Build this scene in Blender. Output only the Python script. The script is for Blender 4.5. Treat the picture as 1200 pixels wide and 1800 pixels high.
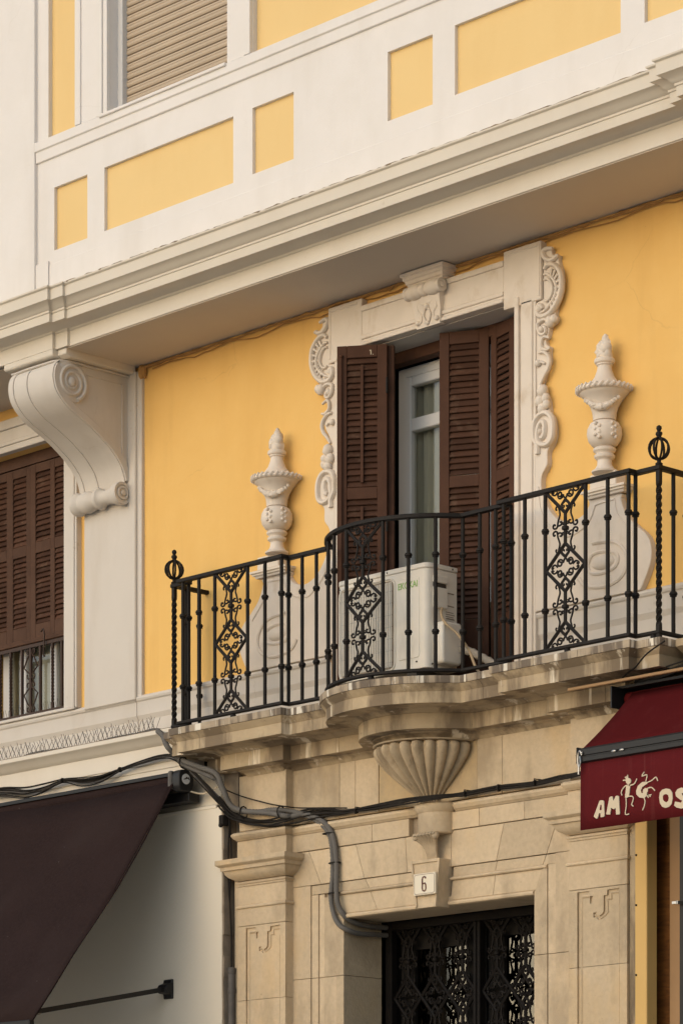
import bpy, bmesh, math, random
from mathutils import Vector, Matrix
random.seed(7)
for o in list(bpy.data.objects): bpy.data.objects.remove(o)
SC = bpy.context.scene
COL = SC.collection
R = math.radians

# ------------------------------------------------------------------ camera, sky, sun, exposure
cam = bpy.data.cameras.new('camera')
camo = bpy.data.objects.new('camera', cam); COL.objects.link(camo)
camo.location = (15.122, -14.571, 1.6)
camo.rotation_euler = (R(90), 0, R(90 - 43.937))
cam.sensor_fit = 'VERTICAL'; cam.sensor_height = 36.0; cam.sensor_width = 24.0
cam.lens = 36.0 * 5588.65 / 1800.0
cam.shift_y = (2276 - 900) / 1800.0
cam.shift_x = 0.0
cam.clip_end = 800
SC.camera = camo

SUN_EL, SUN_AZ = 16.0, -6.0        # elevation; azimuth measured from the facade normal, minus = from the left
w = bpy.data.worlds.new('World'); SC.world = w; w.use_nodes = True
nt = w.node_tree; nt.nodes.clear()
sky = nt.nodes.new('ShaderNodeTexSky'); sky.sky_type = 'NISHITA'; sky.sun_disc = False
sky.sun_elevation = R(SUN_EL); sky.sun_rotation = R(180 - SUN_AZ)
sky.air_density = 1.0; sky.dust_density = 1.0; sky.ozone_density = 0.6
bg = nt.nodes.new('ShaderNodeBackground'); bg.inputs['Strength'].default_value = 0.13
out = nt.nodes.new('ShaderNodeOutputWorld')
nt.links.new(sky.outputs[0], bg.inputs[0]); nt.links.new(bg.outputs[0], out.inputs[0])
sl = bpy.data.lights.new('sun', 'SUN'); sl.energy = 1.5; sl.angle = R(95); sl.color = (1.0, 0.985, 0.965)
so = bpy.data.objects.new('sun', sl); COL.objects.link(so)
_d = Vector((math.sin(R(SUN_AZ)) * math.cos(R(SUN_EL)), -math.cos(R(SUN_AZ)) * math.cos(R(SUN_EL)), math.sin(R(SUN_EL))))
so.rotation_euler = _d.to_track_quat('Z', 'Y').to_euler(); so.location = (0, -20, 30)
SC.view_settings.view_transform = 'Standard'; SC.view_settings.look = 'None'
SC.view_settings.gamma = 1.0; SC.view_settings.use_curve_mapping = False
SC.view_settings.exposure = 0.17

# ------------------------------------------------------------------ materials
def mat(name, col, col2=None, scale=3.0, amt=0.5, rough=0.8, bump=0.0, bscale=60.0, stretch=(1, 1, 1), rnd=0.0,
        spots=None, streak=None, streak2=None, spec=0.3, metal=0.0, grain=None, waves=None, crack=None):
    m = bpy.data.materials.new(name); m.use_nodes = True
    n = m.node_tree; N = n.nodes; Lk = n.links.new; N.clear()
    bs = N.new('ShaderNodeBsdfPrincipled'); o = N.new('ShaderNodeOutputMaterial'); Lk(bs.outputs[0], o.inputs[0])
    bs.inputs['Roughness'].default_value = rough; bs.inputs['Metallic'].default_value = metal
    bs.inputs['Specular IOR Level'].default_value = spec
    geo = N.new('ShaderNodeNewGeometry')
    def vec(s):
        mp = N.new('ShaderNodeMapping'); mp.inputs['Scale'].default_value = s; Lk(geo.outputs['Position'], mp.inputs[0]); return mp.outputs[0]
    def noise(s, st=(1, 1, 1), det=4.0, rg=0.6):
        t = N.new('ShaderNodeTexNoise'); t.inputs['Scale'].default_value = s; t.inputs['Detail'].default_value = det
        t.inputs['Roughness'].default_value = rg; Lk(vec(st), t.inputs['Vector']); return t.outputs['Fac']
    def ramp(f, a, b):
        r_ = N.new('ShaderNodeMapRange'); r_.inputs['From Min'].default_value = a; r_.inputs['From Max'].default_value = b
        Lk(f, r_.inputs['Value']); return r_.outputs[0]
    def mix(f, a, b, k=1.0):
        x = N.new('ShaderNodeMix'); x.data_type = 'RGBA'
        if k != 1.0:
            q = N.new('ShaderNodeMath'); q.operation = 'MULTIPLY'; q.inputs[1].default_value = k; Lk(f, q.inputs[0]); f = q.outputs[0]
        Lk(f, x.inputs['Factor'])
        for s, v in ((6, a), (7, b)):
            if isinstance(v, tuple): x.inputs[s].default_value = (*v, 1)
            else: Lk(v, x.inputs[s])
        return x.outputs[2]
    c = col
    if col2: c = mix(ramp(noise(scale, stretch), 0.32, 0.68), col, col2, amt)
    if grain: c = mix(ramp(noise(grain[1], det=6), 0.4, 0.75), c, grain[0], grain[2])
    if waves:
        wv = N.new('ShaderNodeTexNoise'); wv.inputs['Scale'].default_value = waves[1]; wv.inputs['Detail'].default_value = 3; wv.inputs['Distortion'].default_value = 1.2
        Lk(vec(waves[2]), wv.inputs['Vector']); c = mix(ramp(wv.outputs['Fac'], 0.35, 0.65), c, waves[0], waves[3])
    if streak: c = mix(ramp(noise(streak[1], streak[2], 5), streak[3], streak[4]), c, streak[0], streak[5])
    if streak2: c = mix(ramp(noise(streak2[1], streak2[2], 5), streak2[3], streak2[4]), c, streak2[0], streak2[5])
    if spots: c = mix(ramp(noise(spots[1], det=3), spots[2], spots[2] + 0.04), c, spots[0], spots[3])
    if crack:
        vt = N.new('ShaderNodeTexVoronoi'); vt.feature = 'DISTANCE_TO_EDGE'; vt.inputs['Scale'].default_value = crack[1]
        dn = N.new('ShaderNodeTexNoise'); dn.inputs['Scale'].default_value = crack[1] * 2.2; dn.inputs['Detail'].default_value = 6; Lk(geo.outputs['Position'], dn.inputs['Vector'])
        ad = N.new('ShaderNodeVectorMath'); ad.operation = 'MULTIPLY_ADD'; ad.inputs[1].default_value = (.35, .35, .35); Lk(dn.outputs['Color'], ad.inputs[0]); Lk(geo.outputs['Position'], ad.inputs[2])
        Lk(ad.outputs[0], vt.inputs['Vector'])
        ln = ramp(vt.outputs['Distance'], crack[2], crack[2] * .3); mk = ramp(noise(crack[1] * .9, det=3), .56, .66)
        mu = N.new('ShaderNodeMath'); mu.operation = 'MULTIPLY'; Lk(ln, mu.inputs[0]); Lk(mk, mu.inputs[1]); c = mix(mu.outputs[0], c, crack[0], crack[3])
    if rnd:
        oi = N.new('ShaderNodeObjectInfo'); h = N.new('ShaderNodeHueSaturation')
        r_ = N.new('ShaderNodeMapRange'); r_.inputs['To Min'].default_value = 1 - rnd; r_.inputs['To Max'].default_value = 1 + rnd
        Lk(oi.outputs['Random'], r_.inputs['Value']); Lk(r_.outputs[0], h.inputs['Value'])
        if isinstance(c, tuple): h.inputs['Color'].default_value = (*c, 1)
        else: Lk(c, h.inputs['Color'])
        c = h.outputs[0]
    if isinstance(c, tuple): bs.inputs['Base Color'].default_value = (*c, 1)
    else: Lk(c, bs.inputs['Base Color'])
    if bump:
        b = N.new('ShaderNodeBump'); b.inputs['Strength'].default_value = bump; b.inputs['Distance'].default_value = 0.004
        Lk(noise(bscale, det=6), b.inputs['Height']); Lk(b.outputs[0], bs.inputs['Normal'])
    return m

M = {}
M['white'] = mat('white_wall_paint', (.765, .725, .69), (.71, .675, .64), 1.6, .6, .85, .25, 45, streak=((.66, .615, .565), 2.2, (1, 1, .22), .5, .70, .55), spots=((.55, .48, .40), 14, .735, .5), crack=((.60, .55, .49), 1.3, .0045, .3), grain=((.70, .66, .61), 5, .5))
M['cream'] = mat('cream_trim_paint', (.68, .615, .52), (.62, .56, .47), 2.4, .6, .8, .2, 40, streak=((.60, .52, .42), 2.5, (1, 1, .3), .52, .72, .4), spots=((.46, .38, .28), 11, .73, .3))
M['trim'] = mat('off_white_ornament_paint', (.72, .635, .545), (.64, .56, .47), 6, .6, .8, .25, 60, streak=((.45, .33, .20), 7, (1, 1, .6), .58, .74, .45))
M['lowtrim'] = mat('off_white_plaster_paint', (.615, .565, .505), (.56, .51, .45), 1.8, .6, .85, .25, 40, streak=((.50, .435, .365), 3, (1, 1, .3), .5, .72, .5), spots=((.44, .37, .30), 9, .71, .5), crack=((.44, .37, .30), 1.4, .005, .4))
M['yellow'] = mat('yellow_wall_paint', (.78, .485, .155), (.74, .45, .14), .9, .7, .85, .35, 30, streak=((.69, .40, .115), 1.6, (1, 1, .35), .5, .72, .5), grain=((.81, .53, .19), 6, .35), spots=((.46, .25, .09), 17, .725, .5), streak2=((.66, .39, .12), 4.5, (1, 1, .1), .55, .72, .5), crack=((.55, .33, .11), 1.0, .004, .45))
M['yellow2'] = mat('pale_yellow_panel_paint', (.78, .56, .255), (.745, .525, .23), 1.4, .7, .85, .3, 40, streak=((.72, .49, .205), 2, (1, 1, .3), .5, .7, .4))
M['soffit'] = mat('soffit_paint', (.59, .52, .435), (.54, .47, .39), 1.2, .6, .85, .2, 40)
STONE = dict(rough=.9, bump=.9, bscale=55, rnd=.12, grain=((.36, .28, .19), 30, .38))
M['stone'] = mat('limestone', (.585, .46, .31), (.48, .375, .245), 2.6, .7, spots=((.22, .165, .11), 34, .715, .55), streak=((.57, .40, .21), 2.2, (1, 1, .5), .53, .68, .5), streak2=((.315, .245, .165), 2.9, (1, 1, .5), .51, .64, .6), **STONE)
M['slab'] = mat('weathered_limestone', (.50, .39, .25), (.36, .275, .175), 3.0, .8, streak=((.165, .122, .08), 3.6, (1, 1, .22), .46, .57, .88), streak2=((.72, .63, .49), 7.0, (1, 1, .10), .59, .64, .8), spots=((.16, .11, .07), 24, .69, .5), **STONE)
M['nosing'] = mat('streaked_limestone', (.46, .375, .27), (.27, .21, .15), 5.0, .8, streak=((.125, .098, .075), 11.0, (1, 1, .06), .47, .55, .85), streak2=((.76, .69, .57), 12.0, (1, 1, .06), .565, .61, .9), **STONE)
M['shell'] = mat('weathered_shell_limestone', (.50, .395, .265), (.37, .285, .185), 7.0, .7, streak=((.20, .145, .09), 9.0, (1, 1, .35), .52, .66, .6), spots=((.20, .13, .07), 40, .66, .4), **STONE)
M['mortar'] = mat('mortar', (.36, .285, .20), (.25, .195, .135), 20, .7, .95, .3, 90)
M['niche'] = mat('ochre_limestone', (.53, .395, .225), (.44, .32, .18), 5, .7, .9, .5, 70, grain=((.36, .28, .19), 30, .4), streak=((.33, .26, .18), 3, (1, 1, .5), .5, .66, .6))
M['iron'] = mat('black_wrought_iron', (.0085, .0068, .0058), (.016, .0122, .0098), 14, .6, .6, .4, 120, spec=.22, grain=((.030, .019, .013), 60, .25))
M['iron2'] = mat('brown_wrought_iron', (.055, .030, .020), (.035, .02, .014), 14, .6, .6, .4, 120)
M['gate'] = mat('dark_door_iron', (.006, .005, .0045), (.013, .0095, .0075), 18, .5, .6, .4, 120, spec=.12)
M['wood'] = mat('brown_painted_wood', (.082, .040, .0255), (.060, .028, .0175), 5, .7, .65, .4, 70, stretch=(1, 1, .25), rnd=.08, spots=((.17, .10, .065), 40, .72, .5), spec=.1, grain=((.105, .05, .03), 14, .5))
M['slat'] = mat('brown_slat_paint', (.078, .038, .024), (.052, .025, .016), 6, .7, .65, .3, 70, rnd=.24, streak=((.125, .075, .05), 9, (1, 1, 1), .54, .68, .6), spec=.1)
M['wood2'] = mat('faded_brown_wood', (.088, .048, .032), (.064, .034, .0225), 5, .7, .7, .4, 70, rnd=.1, spec=.1, grain=((.115, .062, .04), 16, .5))
M['pvc'] = mat('white_window_frame', (.60, .59, .575), None, rough=.35, spec=.5)
M['curtain'] = mat('pale_curtain', (.52, .50, .44), (.44, .42, .36), 10, .5, .9, stretch=(1, 1, .05))
M['dark'] = mat('dark_interior', (.012, .010, .008), None, rough=.9)  # near-black: darkness of unlit rooms put into the colour; also the door frame
M['ac'] = mat('aged_white_plastic', (.76, .71, .62), (.68, .62, .53), 3, .6, .45, .05, 60, streak=((.46, .38, .28), 5, (1, 1, .3), .57, .74, .5), spots=((.25, .18, .12), 18, .73, .5), spec=.5)
M['grille'] = mat('dusty_grille', (.30, .25, .195), (.17, .135, .10), 7, .8, .6, .1, 60)
M['ac_dark'] = mat('dark_vent', (.06, .05, .04), None, rough=.8)
M['green'] = mat('green_lettering', (.27, .46, .13), None, rough=.5)
M['maroon'] = mat('maroon_canvas', (.080, .0075, .0085), (.066, .006, .007), 3, .6, .9, .35, 160, streak=((.11, .02, .02), 12, (1, 1, .06), .55, .75, .4), spec=.06)
M['valance'] = mat('faded_maroon_canvas', (.105, .012, .014), (.085, .009, .011), 3, .6, .9, .35, 160, streak=((.16, .045, .04), 22, (1, 1, .04), .53, .72, .55), spec=.06)
M['brown'] = mat('dark_brown_canvas', (.026, .0145, .0132), (.019, .0105, .0095), 1.6, .8, .9, .5, 150, grain=((.040, .025, .023), 55, .45), spots=((.35, .30, .26), 22, .745, .6), spec=.1, streak=((.034, .022, .02), 3, (.35, .35, .35), .5, .7, .7))
M['print'] = mat('cream_print', (.60, .50, .36), None, rough=.8)
M['blackal'] = mat('black_aluminium', (.013, .012, .012), (.022, .020, .018), 8, .5, .45, spec=.3)
M['steel'] = mat('steel', (.45, .43, .40), None, rough=.35, metal=.9)
M['conduit'] = mat('grey_corrugated_plastic', (.15, .139, .127), (.10, .093, .085), 12, .6, .8, spec=.15)
M['cable'] = mat('black_cable', (.017, .0145, .0125), (.032, .026, .021), 12, .6, .8, spec=.15)
M['cablew'] = mat('beige_cable', (.42, .31, .19), None, rough=.6)
M['hose'] = mat('grey_wrapped_hose', (.42, .37, .31), (.30, .26, .21), 40, .6, .85, .6, 60)
M['plate'] = mat('ivory_enamel', (.68, .60, .46), None, rough=.3, spec=.5)
M['brownprint'] = mat('brown_enamel_print', (.10, .032, .022), None, rough=.4)
M['roller'] = mat('beige_roller_slat', (.48, .385, .28), (.44, .35, .255), 4, .6, .6, .05, 60, rnd=.05)
M['rollgap'] = mat('roller_gap', (.10, .07, .045), None, rough=.8)
M['ochrepost'] = mat('ochre_painted_timber', (.62, .40, .145), (.55, .35, .12), 3, .6, .7, .2, 60, spots=((.2, .12, .05), 30, .75, .5))
M['tanpost'] = mat('tan_timber', (.34, .205, .10), (.28, .165, .08), 3, .6, .7, .2, 60)
M['ply'] = mat('stained_board', (.20, .078, .018), (.15, .055, .012), 3, .7, .5, .2, 60, waves=((.05, .018, .006), 6.0, (1, 1, 5), .6))
M['copper'] = mat('rust_brown_pipe', (.26, .11, .05), None, rough=.5)
M['plaster'] = mat('cream_plaster', (.74, .67, .55), (.69, .62, .51), 1.2, .6, .85, .2, 40)
M['edge'] = mat('rough_dirty_plaster', (.21, .165, .12), (.34, .28, .21), 12, .7, .95, .7, 40)
M['dirt'] = mat('dusty_ledge', (.26, .20, .14), (.19, .145, .10), 14, .7, .95, .6, 50)
M['crack'] = mat('yellow_brown_sealant', (.46, .26, .09), (.30, .16, .06), 12, .7, .9, .5, 60)
M['zinc'] = mat('grey_lead_pipe', (.085, .078, .072), (.15, .13, .11), 14, .5, .6, .3, 60)
M['paving'] = mat('street_paving', (.50, .45, .38), (.45, .40, .33), .8, .6, .9, .3, 10)
#M['opp'] = mat('beige_facade', (.66, .56, .42), (.60, .50, .38), .4, .6, .9)
#M['oppwin'] = mat('dark_window', (.03, .03, .03), None, rough=.1, spec=.6)

def glass(name, tint, refl_rough=.02, ior=1.5, gc=(1, 1, 1)):
    m = bpy.data.materials.new(name); m.use_nodes = True; N = m.node_tree.nodes; N.clear(); L = m.node_tree.links.new
    o = N.new('ShaderNodeOutputMaterial'); mx = N.new('ShaderNodeMixShader'); t = N.new('ShaderNodeBsdfTransparent'); g = N.new('ShaderNodeBsdfGlossy'); f = N.new('ShaderNodeFresnel')
    t.inputs[0].default_value = (*tint, 1); g.inputs['Roughness'].default_value = refl_rough; g.inputs[0].default_value = (*gc, 1); f.inputs[0].default_value = ior
    L(f.outputs[0], mx.inputs[0]); L(t.outputs[0], mx.inputs[1]); L(g.outputs[0], mx.inputs[2]); L(mx.outputs[0], o.inputs[0]); return m
M['glass'] = glass('window_glass', (.82, .85, .82))
M['glassdark'] = glass('door_glass', (.5, .5, .5), .02, 1.7, (.5, .47, .43))
M['glassrefl'] = glass('beige_reflection_glass', (.5, .5, .5), .02, 2.6, (.75, .62, .47))  # beige gloss tint and raised reflectance stand in for a bright street reflection

# ------------------------------------------------------------------ mesh helpers
def offs(path, d):
    n = len(path); res = []
    nn = []
    for i in range(n - 1):
        tx, ty = path[i + 1][0] - path[i][0], path[i + 1][1] - path[i][1]; l = math.hypot(tx, ty) or 1
        nn.append((ty / l, -tx / l))
    for i in range(n):
        if i == 0: mx = nn[0]
        elif i == n - 1: mx = nn[-1]
        else:
            a, b = nn[i - 1], nn[i]; k = 1 + a[0] * b[0] + a[1] * b[1]
            mx = ((a[0] + b[0]) / k, (a[1] + b[1]) / k)
        res.append((path[i][0] + mx[0] * d, path[i][1] + mx[1] * d))
    return res

class MB:
    def __init__(s): s.v = []; s.f = []
    def add(s, vs, fs):
        b = len(s.v); s.v += [tuple(p) for p in vs]; s.f += [tuple(b + i for i in f) for f in fs]; return s
    def box(s, x0, x1, y0, y1, z0, z1):
        return s.add([(x0, y0, z0), (x1, y0, z0), (x1, y1, z0), (x0, y1, z0), (x0, y0, z1), (x1, y0, z1), (x1, y1, z1), (x0, y1, z1)],
                     [(0, 1, 2, 3), (4, 7, 6, 5), (0, 4, 5, 1), (1, 5, 6, 2), (2, 6, 7, 3), (3, 7, 4, 0)])
    def prism(s, poly, y0, y1, axis='y'):
        n = len(poly)
        mk = {'y': lambda p, t: (p[0], t, p[1]), 'x': lambda p, t: (t, p[0], p[1]), 'z': lambda p, t: (p[0], p[1], t)}[axis]
        vs = [mk(p, y0) for p in poly] + [mk(p, y1) for p in poly]
        return s.add(vs, [tuple(range(n)), tuple(range(2 * n - 1, n - 1, -1))] + [(i, (i + 1) % n, n + (i + 1) % n, n + i) for i in range(n)])
    def sweep(s, path, prof, i0=0, i1=None, closed=True, caps=True):
        i1 = len(path) - 1 if i1 is None else i1
        rows = [[(x, y, z) for (x, y) in offs(path, d)[i0:i1 + 1]] for d, z in prof]
        k = i1 - i0 + 1; n = len(prof); vs = [p for r_ in rows for p in r_]; fs = []
        for j in range(n if closed else n - 1):
            a, b = j * k, ((j + 1) % n) * k
            for i in range(k - 1): fs.append((a + i, a + i + 1, b + i + 1, b + i))
        if caps and closed:
            fs.append(tuple(j * k for j in range(n))); fs.append(tuple(j * k + k - 1 for j in range(n - 1, -1, -1)))
        return s.add(vs, fs)
    def lathe(s, prof, cx, cy, seg=20, a0=0, a1=360, sy=1.0, axis='z'):
        full = abs(a1 - a0) >= 359.9; m = seg if full else seg + 1; vs = []; fs = []
        for r_, z in prof:
            for i in range(m):
                a = R(a0 + (a1 - a0) * i / seg)
                if axis == 'z': vs.append((cx + r_ * math.cos(a), cy + sy * r_ * math.sin(a), z))
                else: vs.append((z, cx + r_ * math.cos(a), cy + r_ * math.sin(a)))
        for j in range(len(prof) - 1):
            for i in range(seg):
                i2 = (i + 1) % m; fs.append((j * m + i, j * m + i2, (j + 1) * m + i2, (j + 1) * m + i))
        fs.append(tuple(range(m))); fs.append(tuple(range(len(prof) * m - 1, (len(prof) - 1) * m - 1, -1)))
        return s.add(vs, fs)
    def tube(s, pts, r_, n=6, flat=1.0, taper=None):
        pts = [Vector(p) for p in pts]; k = len(pts); vs = []; fs = []
        t0 = (pts[1] - pts[0]).normalized(); up = Vector((0, 1, 0)) if abs(t0.y) < .9 else Vector((0, 0, 1))
        u = t0.cross(up).normalized()
        for i, p in enumerate(pts):
            t = (pts[min(i + 1, k - 1)] - pts[max(i - 1, 0)])
            t = t.normalized() if t.length > 1e-9 else t0
            u = u - t * u.dot(t)
            u = u.normalized() if u.length > 1e-6 else t.orthogonal().normalized()
            v = t.cross(u); rr = r_ * (taper[i] if taper else 1)
            for j in range(n):
                a = 2 * math.pi * (j + .5) / n; vs.append(p + u * rr * math.cos(a) + v * rr * flat * math.sin(a))
        for i in range(k - 1):
            for j in range(n): fs.append((i * n + j, i * n + (j + 1) % n, (i + 1) * n + (j + 1) % n, (i + 1) * n + j))
        fs.append(tuple(range(n))); fs.append(tuple(range(k * n - 1, (k - 1) * n - 1, -1)))
        return s.add(vs, fs)
    def ball(s, c, r_, sx=1, sy=1, sz=1, seg=10, rg=6, rough=0.0):
        vs = []; fs = []
        for j in range(1, rg):
            b = math.pi * j / rg
            for i in range(seg):
                a = 2 * math.pi * i / seg; q = 1 + random.uniform(-rough, rough)
                vs.append((c[0] + r_ * sx * q * math.sin(b) * math.cos(a), c[1] + r_ * sy * q * math.sin(b) * math.sin(a), c[2] + r_ * sz * q * math.cos(b)))
        vs += [(c[0], c[1], c[2] + r_ * sz), (c[0], c[1], c[2] - r_ * sz)]; T = len(vs) - 2
        for j in range(rg - 2):
            for i in range(seg): fs.append((j * seg + i, j * seg + (i + 1) % seg, (j + 1) * seg + (i + 1) % seg, (j + 1) * seg + i))
        for i in range(seg):
            fs.append((T, (i + 1) % seg, i)); b = (rg - 2) * seg; fs.append((T + 1, b + i, b + (i + 1) % seg))
        return s.add(vs, fs)
    def mesh(s, name, m, smooth=None):
        c = Vector((0, 0, 0)); me = bpy.data.meshes.new(name); me.from_pydata(s.v, [], s.f)
        bm = bmesh.new(); bm.from_mesh(me); (len(s.f) > 1 and bmesh.ops.recalc_face_normals(bm, faces=bm.faces)); bm.to_mesh(me); bm.free()
        me.materials.append(m)
        if smooth is not None:
            me.shade_smooth(); me.set_sharp_from_angle(angle=R(smooth))
        return me

def pane(x0, x1, y, z0, z1): return MB().add([(x0, y, z0), (x1, y, z0), (x1, y, z1), (x0, y, z1)], [(0, 1, 2, 3)])
WL = {}
def empty(name, loc, parent=None):
    o = bpy.data.objects.new(name, None); COL.objects.link(o); o.empty_display_size = .2
    p = Vector(WL.get(parent.name, (0, 0, 0))) if parent else Vector((0, 0, 0))
    o.location = Vector(loc) - p; o.parent = parent; WL[o.name] = tuple(loc); return o
def build(name, mb, m, parent=None, smooth=None, bevel=0.0, segs=1, kind=None, label=None):
    """mesh given in place coordinates -> object with its origin at the mesh's base, parented without moving"""
    xs, ys, zs = zip(*mb.v); org = Vector(((min(xs) + max(xs)) / 2, (min(ys) + max(ys)) / 2, min(zs)))
    mb.v = [(x - org.x, y - org.y, z - org.z) for x, y, z in mb.v]
    o = bpy.data.objects.new(name, mb.mesh(name, M[m] if isinstance(m, str) else m, smooth)); COL.objects.link(o)
    p = Vector(WL.get(parent.name, (0, 0, 0))) if parent else Vector((0, 0, 0))
    o.location = org - p; o.parent = parent; WL[o.name] = tuple(org)
    if bevel:
        b = o.modifiers.new('bevel', 'BEVEL'); b.width = bevel; b.segments = segs; b.limit_method = 'ANGLE'; b.angle_limit = R(35)
    if kind: o['kind'] = kind
    if label: o['label'] = label
    return o
def inst(src, loc, parent, rot=None, name=None):
    """copy sharing mesh; loc in place coordinates"""
    o = src.copy(); COL.objects.link(o); p = Vector(WL.get(parent.name, (0, 0, 0))) if parent else Vector((0, 0, 0))
    o.parent = parent; o.location = Vector(loc) - p; WL[o.name] = tuple(loc)
    if rot is not None: o.rotation_euler = rot
    return o
def local(name, mb, m, parent, loc=(0, 0, 0), rotz=0.0, smooth=None, bevel=0.0):
    """mesh in the parent's own coordinates (for turned leaves)"""
    o = bpy.data.objects.new(name, mb.mesh(name, M[m], smooth)); COL.objects.link(o); o.parent = parent; o.location = loc; o.rotation_euler = (0, 0, rotz)
    if bevel:
        b = o.modifiers.new('bevel', 'BEVEL'); b.width = bevel; b.segments = 1; b.limit_method = 'ANGLE'; b.angle_limit = R(35)
    return o
def tag(o, label, cat, group=None, kind=None):
    if label: o['label'] = label
    if cat: o['category'] = cat
    if group: o['group'] = group
    if kind: o['kind'] = kind
    return o
def smoothpath(pts, n=6):
    P = [Vector(p) for p in pts]; res = []
    for i in range(len(P) - 1):
        p0, p1, p2, p3 = P[max(i - 1, 0)], P[i], P[i + 1], P[min(i + 2, len(P) - 1)]
        for j in range(n):
            t = j / n
            res.append(.5 * ((2 * p1) + (p2 - p0) * t + (2 * p0 - 5 * p1 + 4 * p2 - p3) * t * t + (3 * p1 - p0 - 3 * p2 + p3) * t ** 3))
    res.append(P[-1]); return res
def holes(mb, x0, x1, z0, z1, hs, y, dep):
    """front face of a wall at y with rectangular openings (x0,x1,z0,z1[,depth]) and their reveals"""
    X = sorted({x0, x1, *[h[0] for h in hs], *[h[1] for h in hs]}); Z = sorted({z0, z1, *[h[2] for h in hs], *[h[3] for h in hs]})
    X = [q for q in X if x0 <= q <= x1]; Z = [q for q in Z if z0 <= q <= z1]
    for a, b in zip(X, X[1:]):
        for c, d in zip(Z, Z[1:]):
            mx, mz = (a + b) / 2, (c + d) / 2
            if not any(h[0] < mx < h[1] and h[2] < mz < h[3] for h in hs):
                mb.add([(a, y, c), (b, y, c), (b, y, d), (a, y, d)], [(0, 1, 2, 3)])
    for h in hs:
        a, b, c, d = h[:4]; e = y + (h[4] if len(h) > 4 else dep)
        for q in ([(a, y, c), (b, y, c), (b, e, c), (a, e, c)], [(a, y, d), (b, y, d), (b, e, d), (a, e, d)], [(a, y, c), (a, e, c), (a, e, d), (a, y, d)], [(b, y, c), (b, e, c), (b, e, d), (b, y, d)]):
            mb.add(q, [(0, 1, 2, 3)])
    return mb

# ------------------------------------------------------------------ ground and the far side of the square
g = build('street', MB().box(-300, 300, -300, 300, -.3, 0), 'paving', kind='structure')

# ------------------------------------------------------------------ the house
H = empty('house', (0, 0, 0))
tag(H, 'yellow and white house with carved stone doorway and upper storey overhanging its balcony', 'house')
YB = -.66      # face of the overhanging storey
build('dark_core', MB().box(-7, 7, .62, 8, 0, 13), 'dark', H)  # solid core added behind the walls against light leaks, dark for unlit rooms

# ---- overhanging storey
pan = [(-2.19, -1.829, 8.865, 9.303), (-1.646, -.333, 8.868, 9.303), (-.146, .244, 8.876, 9.307), (1.098, 1.488, 8.89, 9.32), (1.677, 3.007, 8.895, 9.32), (3.188, 3.56, 8.9, 9.32)]
hs = [(a, b, c, d, .026) for a, b, c, d in pan]
hs += [(-2.255, -1.912, 9.652, 12.4, .034), (-1.60, -.38, 9.652, 12.0, .16), (-.14, 3.2, 9.652, 12.4, .034)]
mb = MB(); holes(mb, -2.378, 6.5, 8.46, 13, hs, YB, .02)
build('upper_wall', mb, 'white', H)
for a, b, c, d, e in hs:
    if e < .1: build('yellow_panel', MB().box(a, b, YB + e, YB + e + .02, c, d), 'yellow2', H)
build('base_band', MB().box(-2.24, 3.56, YB - .006, YB + .01, 8.40, 8.775), 'white', H, bevel=.003)
build('pilaster_strip', MB().box(-6.5, -2.378, YB - .028, YB + .1, 8.4, 13), 'white', H, bevel=.004)
build('strip_base', MB().box(-6.5, -2.24, YB - .016, YB + .1, 8.4, 8.80), 'white', H)
build('string_moulding', MB().prism([(YB + .01, 9.652), (YB - .030, 9.652), (YB - .030, 9.588), (YB - .018, 9.583), (YB - .016, 9.512), (YB + .01, 9.505)], -2.376, 6.5, 'x'), 'white', H, bevel=.003)
# window surround of the upper window: stepped white bands
sur = MB()
for x0, x1, y in ((-1.932, -1.872, -.690), (-1.872, -1.70, -.680), (-1.70, -1.644, -.688), (-1.644, -1.602, -.676), (-.378, -.345, -.676), (-.345, -.20, -.680), (-.20, -.142, -.69)):
    sur.box(x0, x1, y, YB + .02, 9.655, 12.2)
build('window_surround', sur, 'white', H, bevel=.003)
build('window_sill', MB().box(-1.66, -.37, -.705, YB + .12, 9.635, 9.657), 'white', H, bevel=.004)
fr = MB(); fr.box(-1.60, -1.548, -.585, -.50, 9.65, 12).box(-.432, -.38, -.585, -.50, 9.65, 12)
build('window_frame', fr, 'pvc', H, bevel=.004)
rs = build('roller_shutter', MB().box(-1.56, -.42, -.520, -.50, 9.66, 12), 'rollgap', H)
s0 = None; i = 0; z = 9.672
while z < 11.4:
    hgt = .066 if i == 0 else .0505
    if i == 0: build('slat', MB().prism([(-.535, z), (-.545, z + .004), (-.548, z + .05), (-.54, z + hgt), (-.52, z + hgt), (-.52, z)], -1.558, -.428, 'x'), 'roller', rs)
    else:
        if s0 is None: s0 = build('slat', MB().prism([(-.528, z), (-.540, z + .002), (-.546, z + .012), (-.546, z + .028), (-.541, z + .030), (-.545, z + .034), (-.543, z + .046), (-.534, z + hgt), (-.522, z + hgt), (-.522, z)], -1.558, -.428, 'x'), 'roller', rs)
        else: inst(s0, (s0.location[0] + WL[rs.name][0], s0.location[1] + WL[rs.name][1], z), rs)
    z += hgt + .0045; i += 1
for x in (-1.40, -.62): build('stopper', MB().lathe([(.010, -.60), (.014, -.596), (.012, -.545)], 0, 0, 10, axis='x').__class__() .tube([(x, -.545, 9.71), (x + .006, -.60, 9.697)], .013, 10), 'steel', rs, 40)
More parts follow.
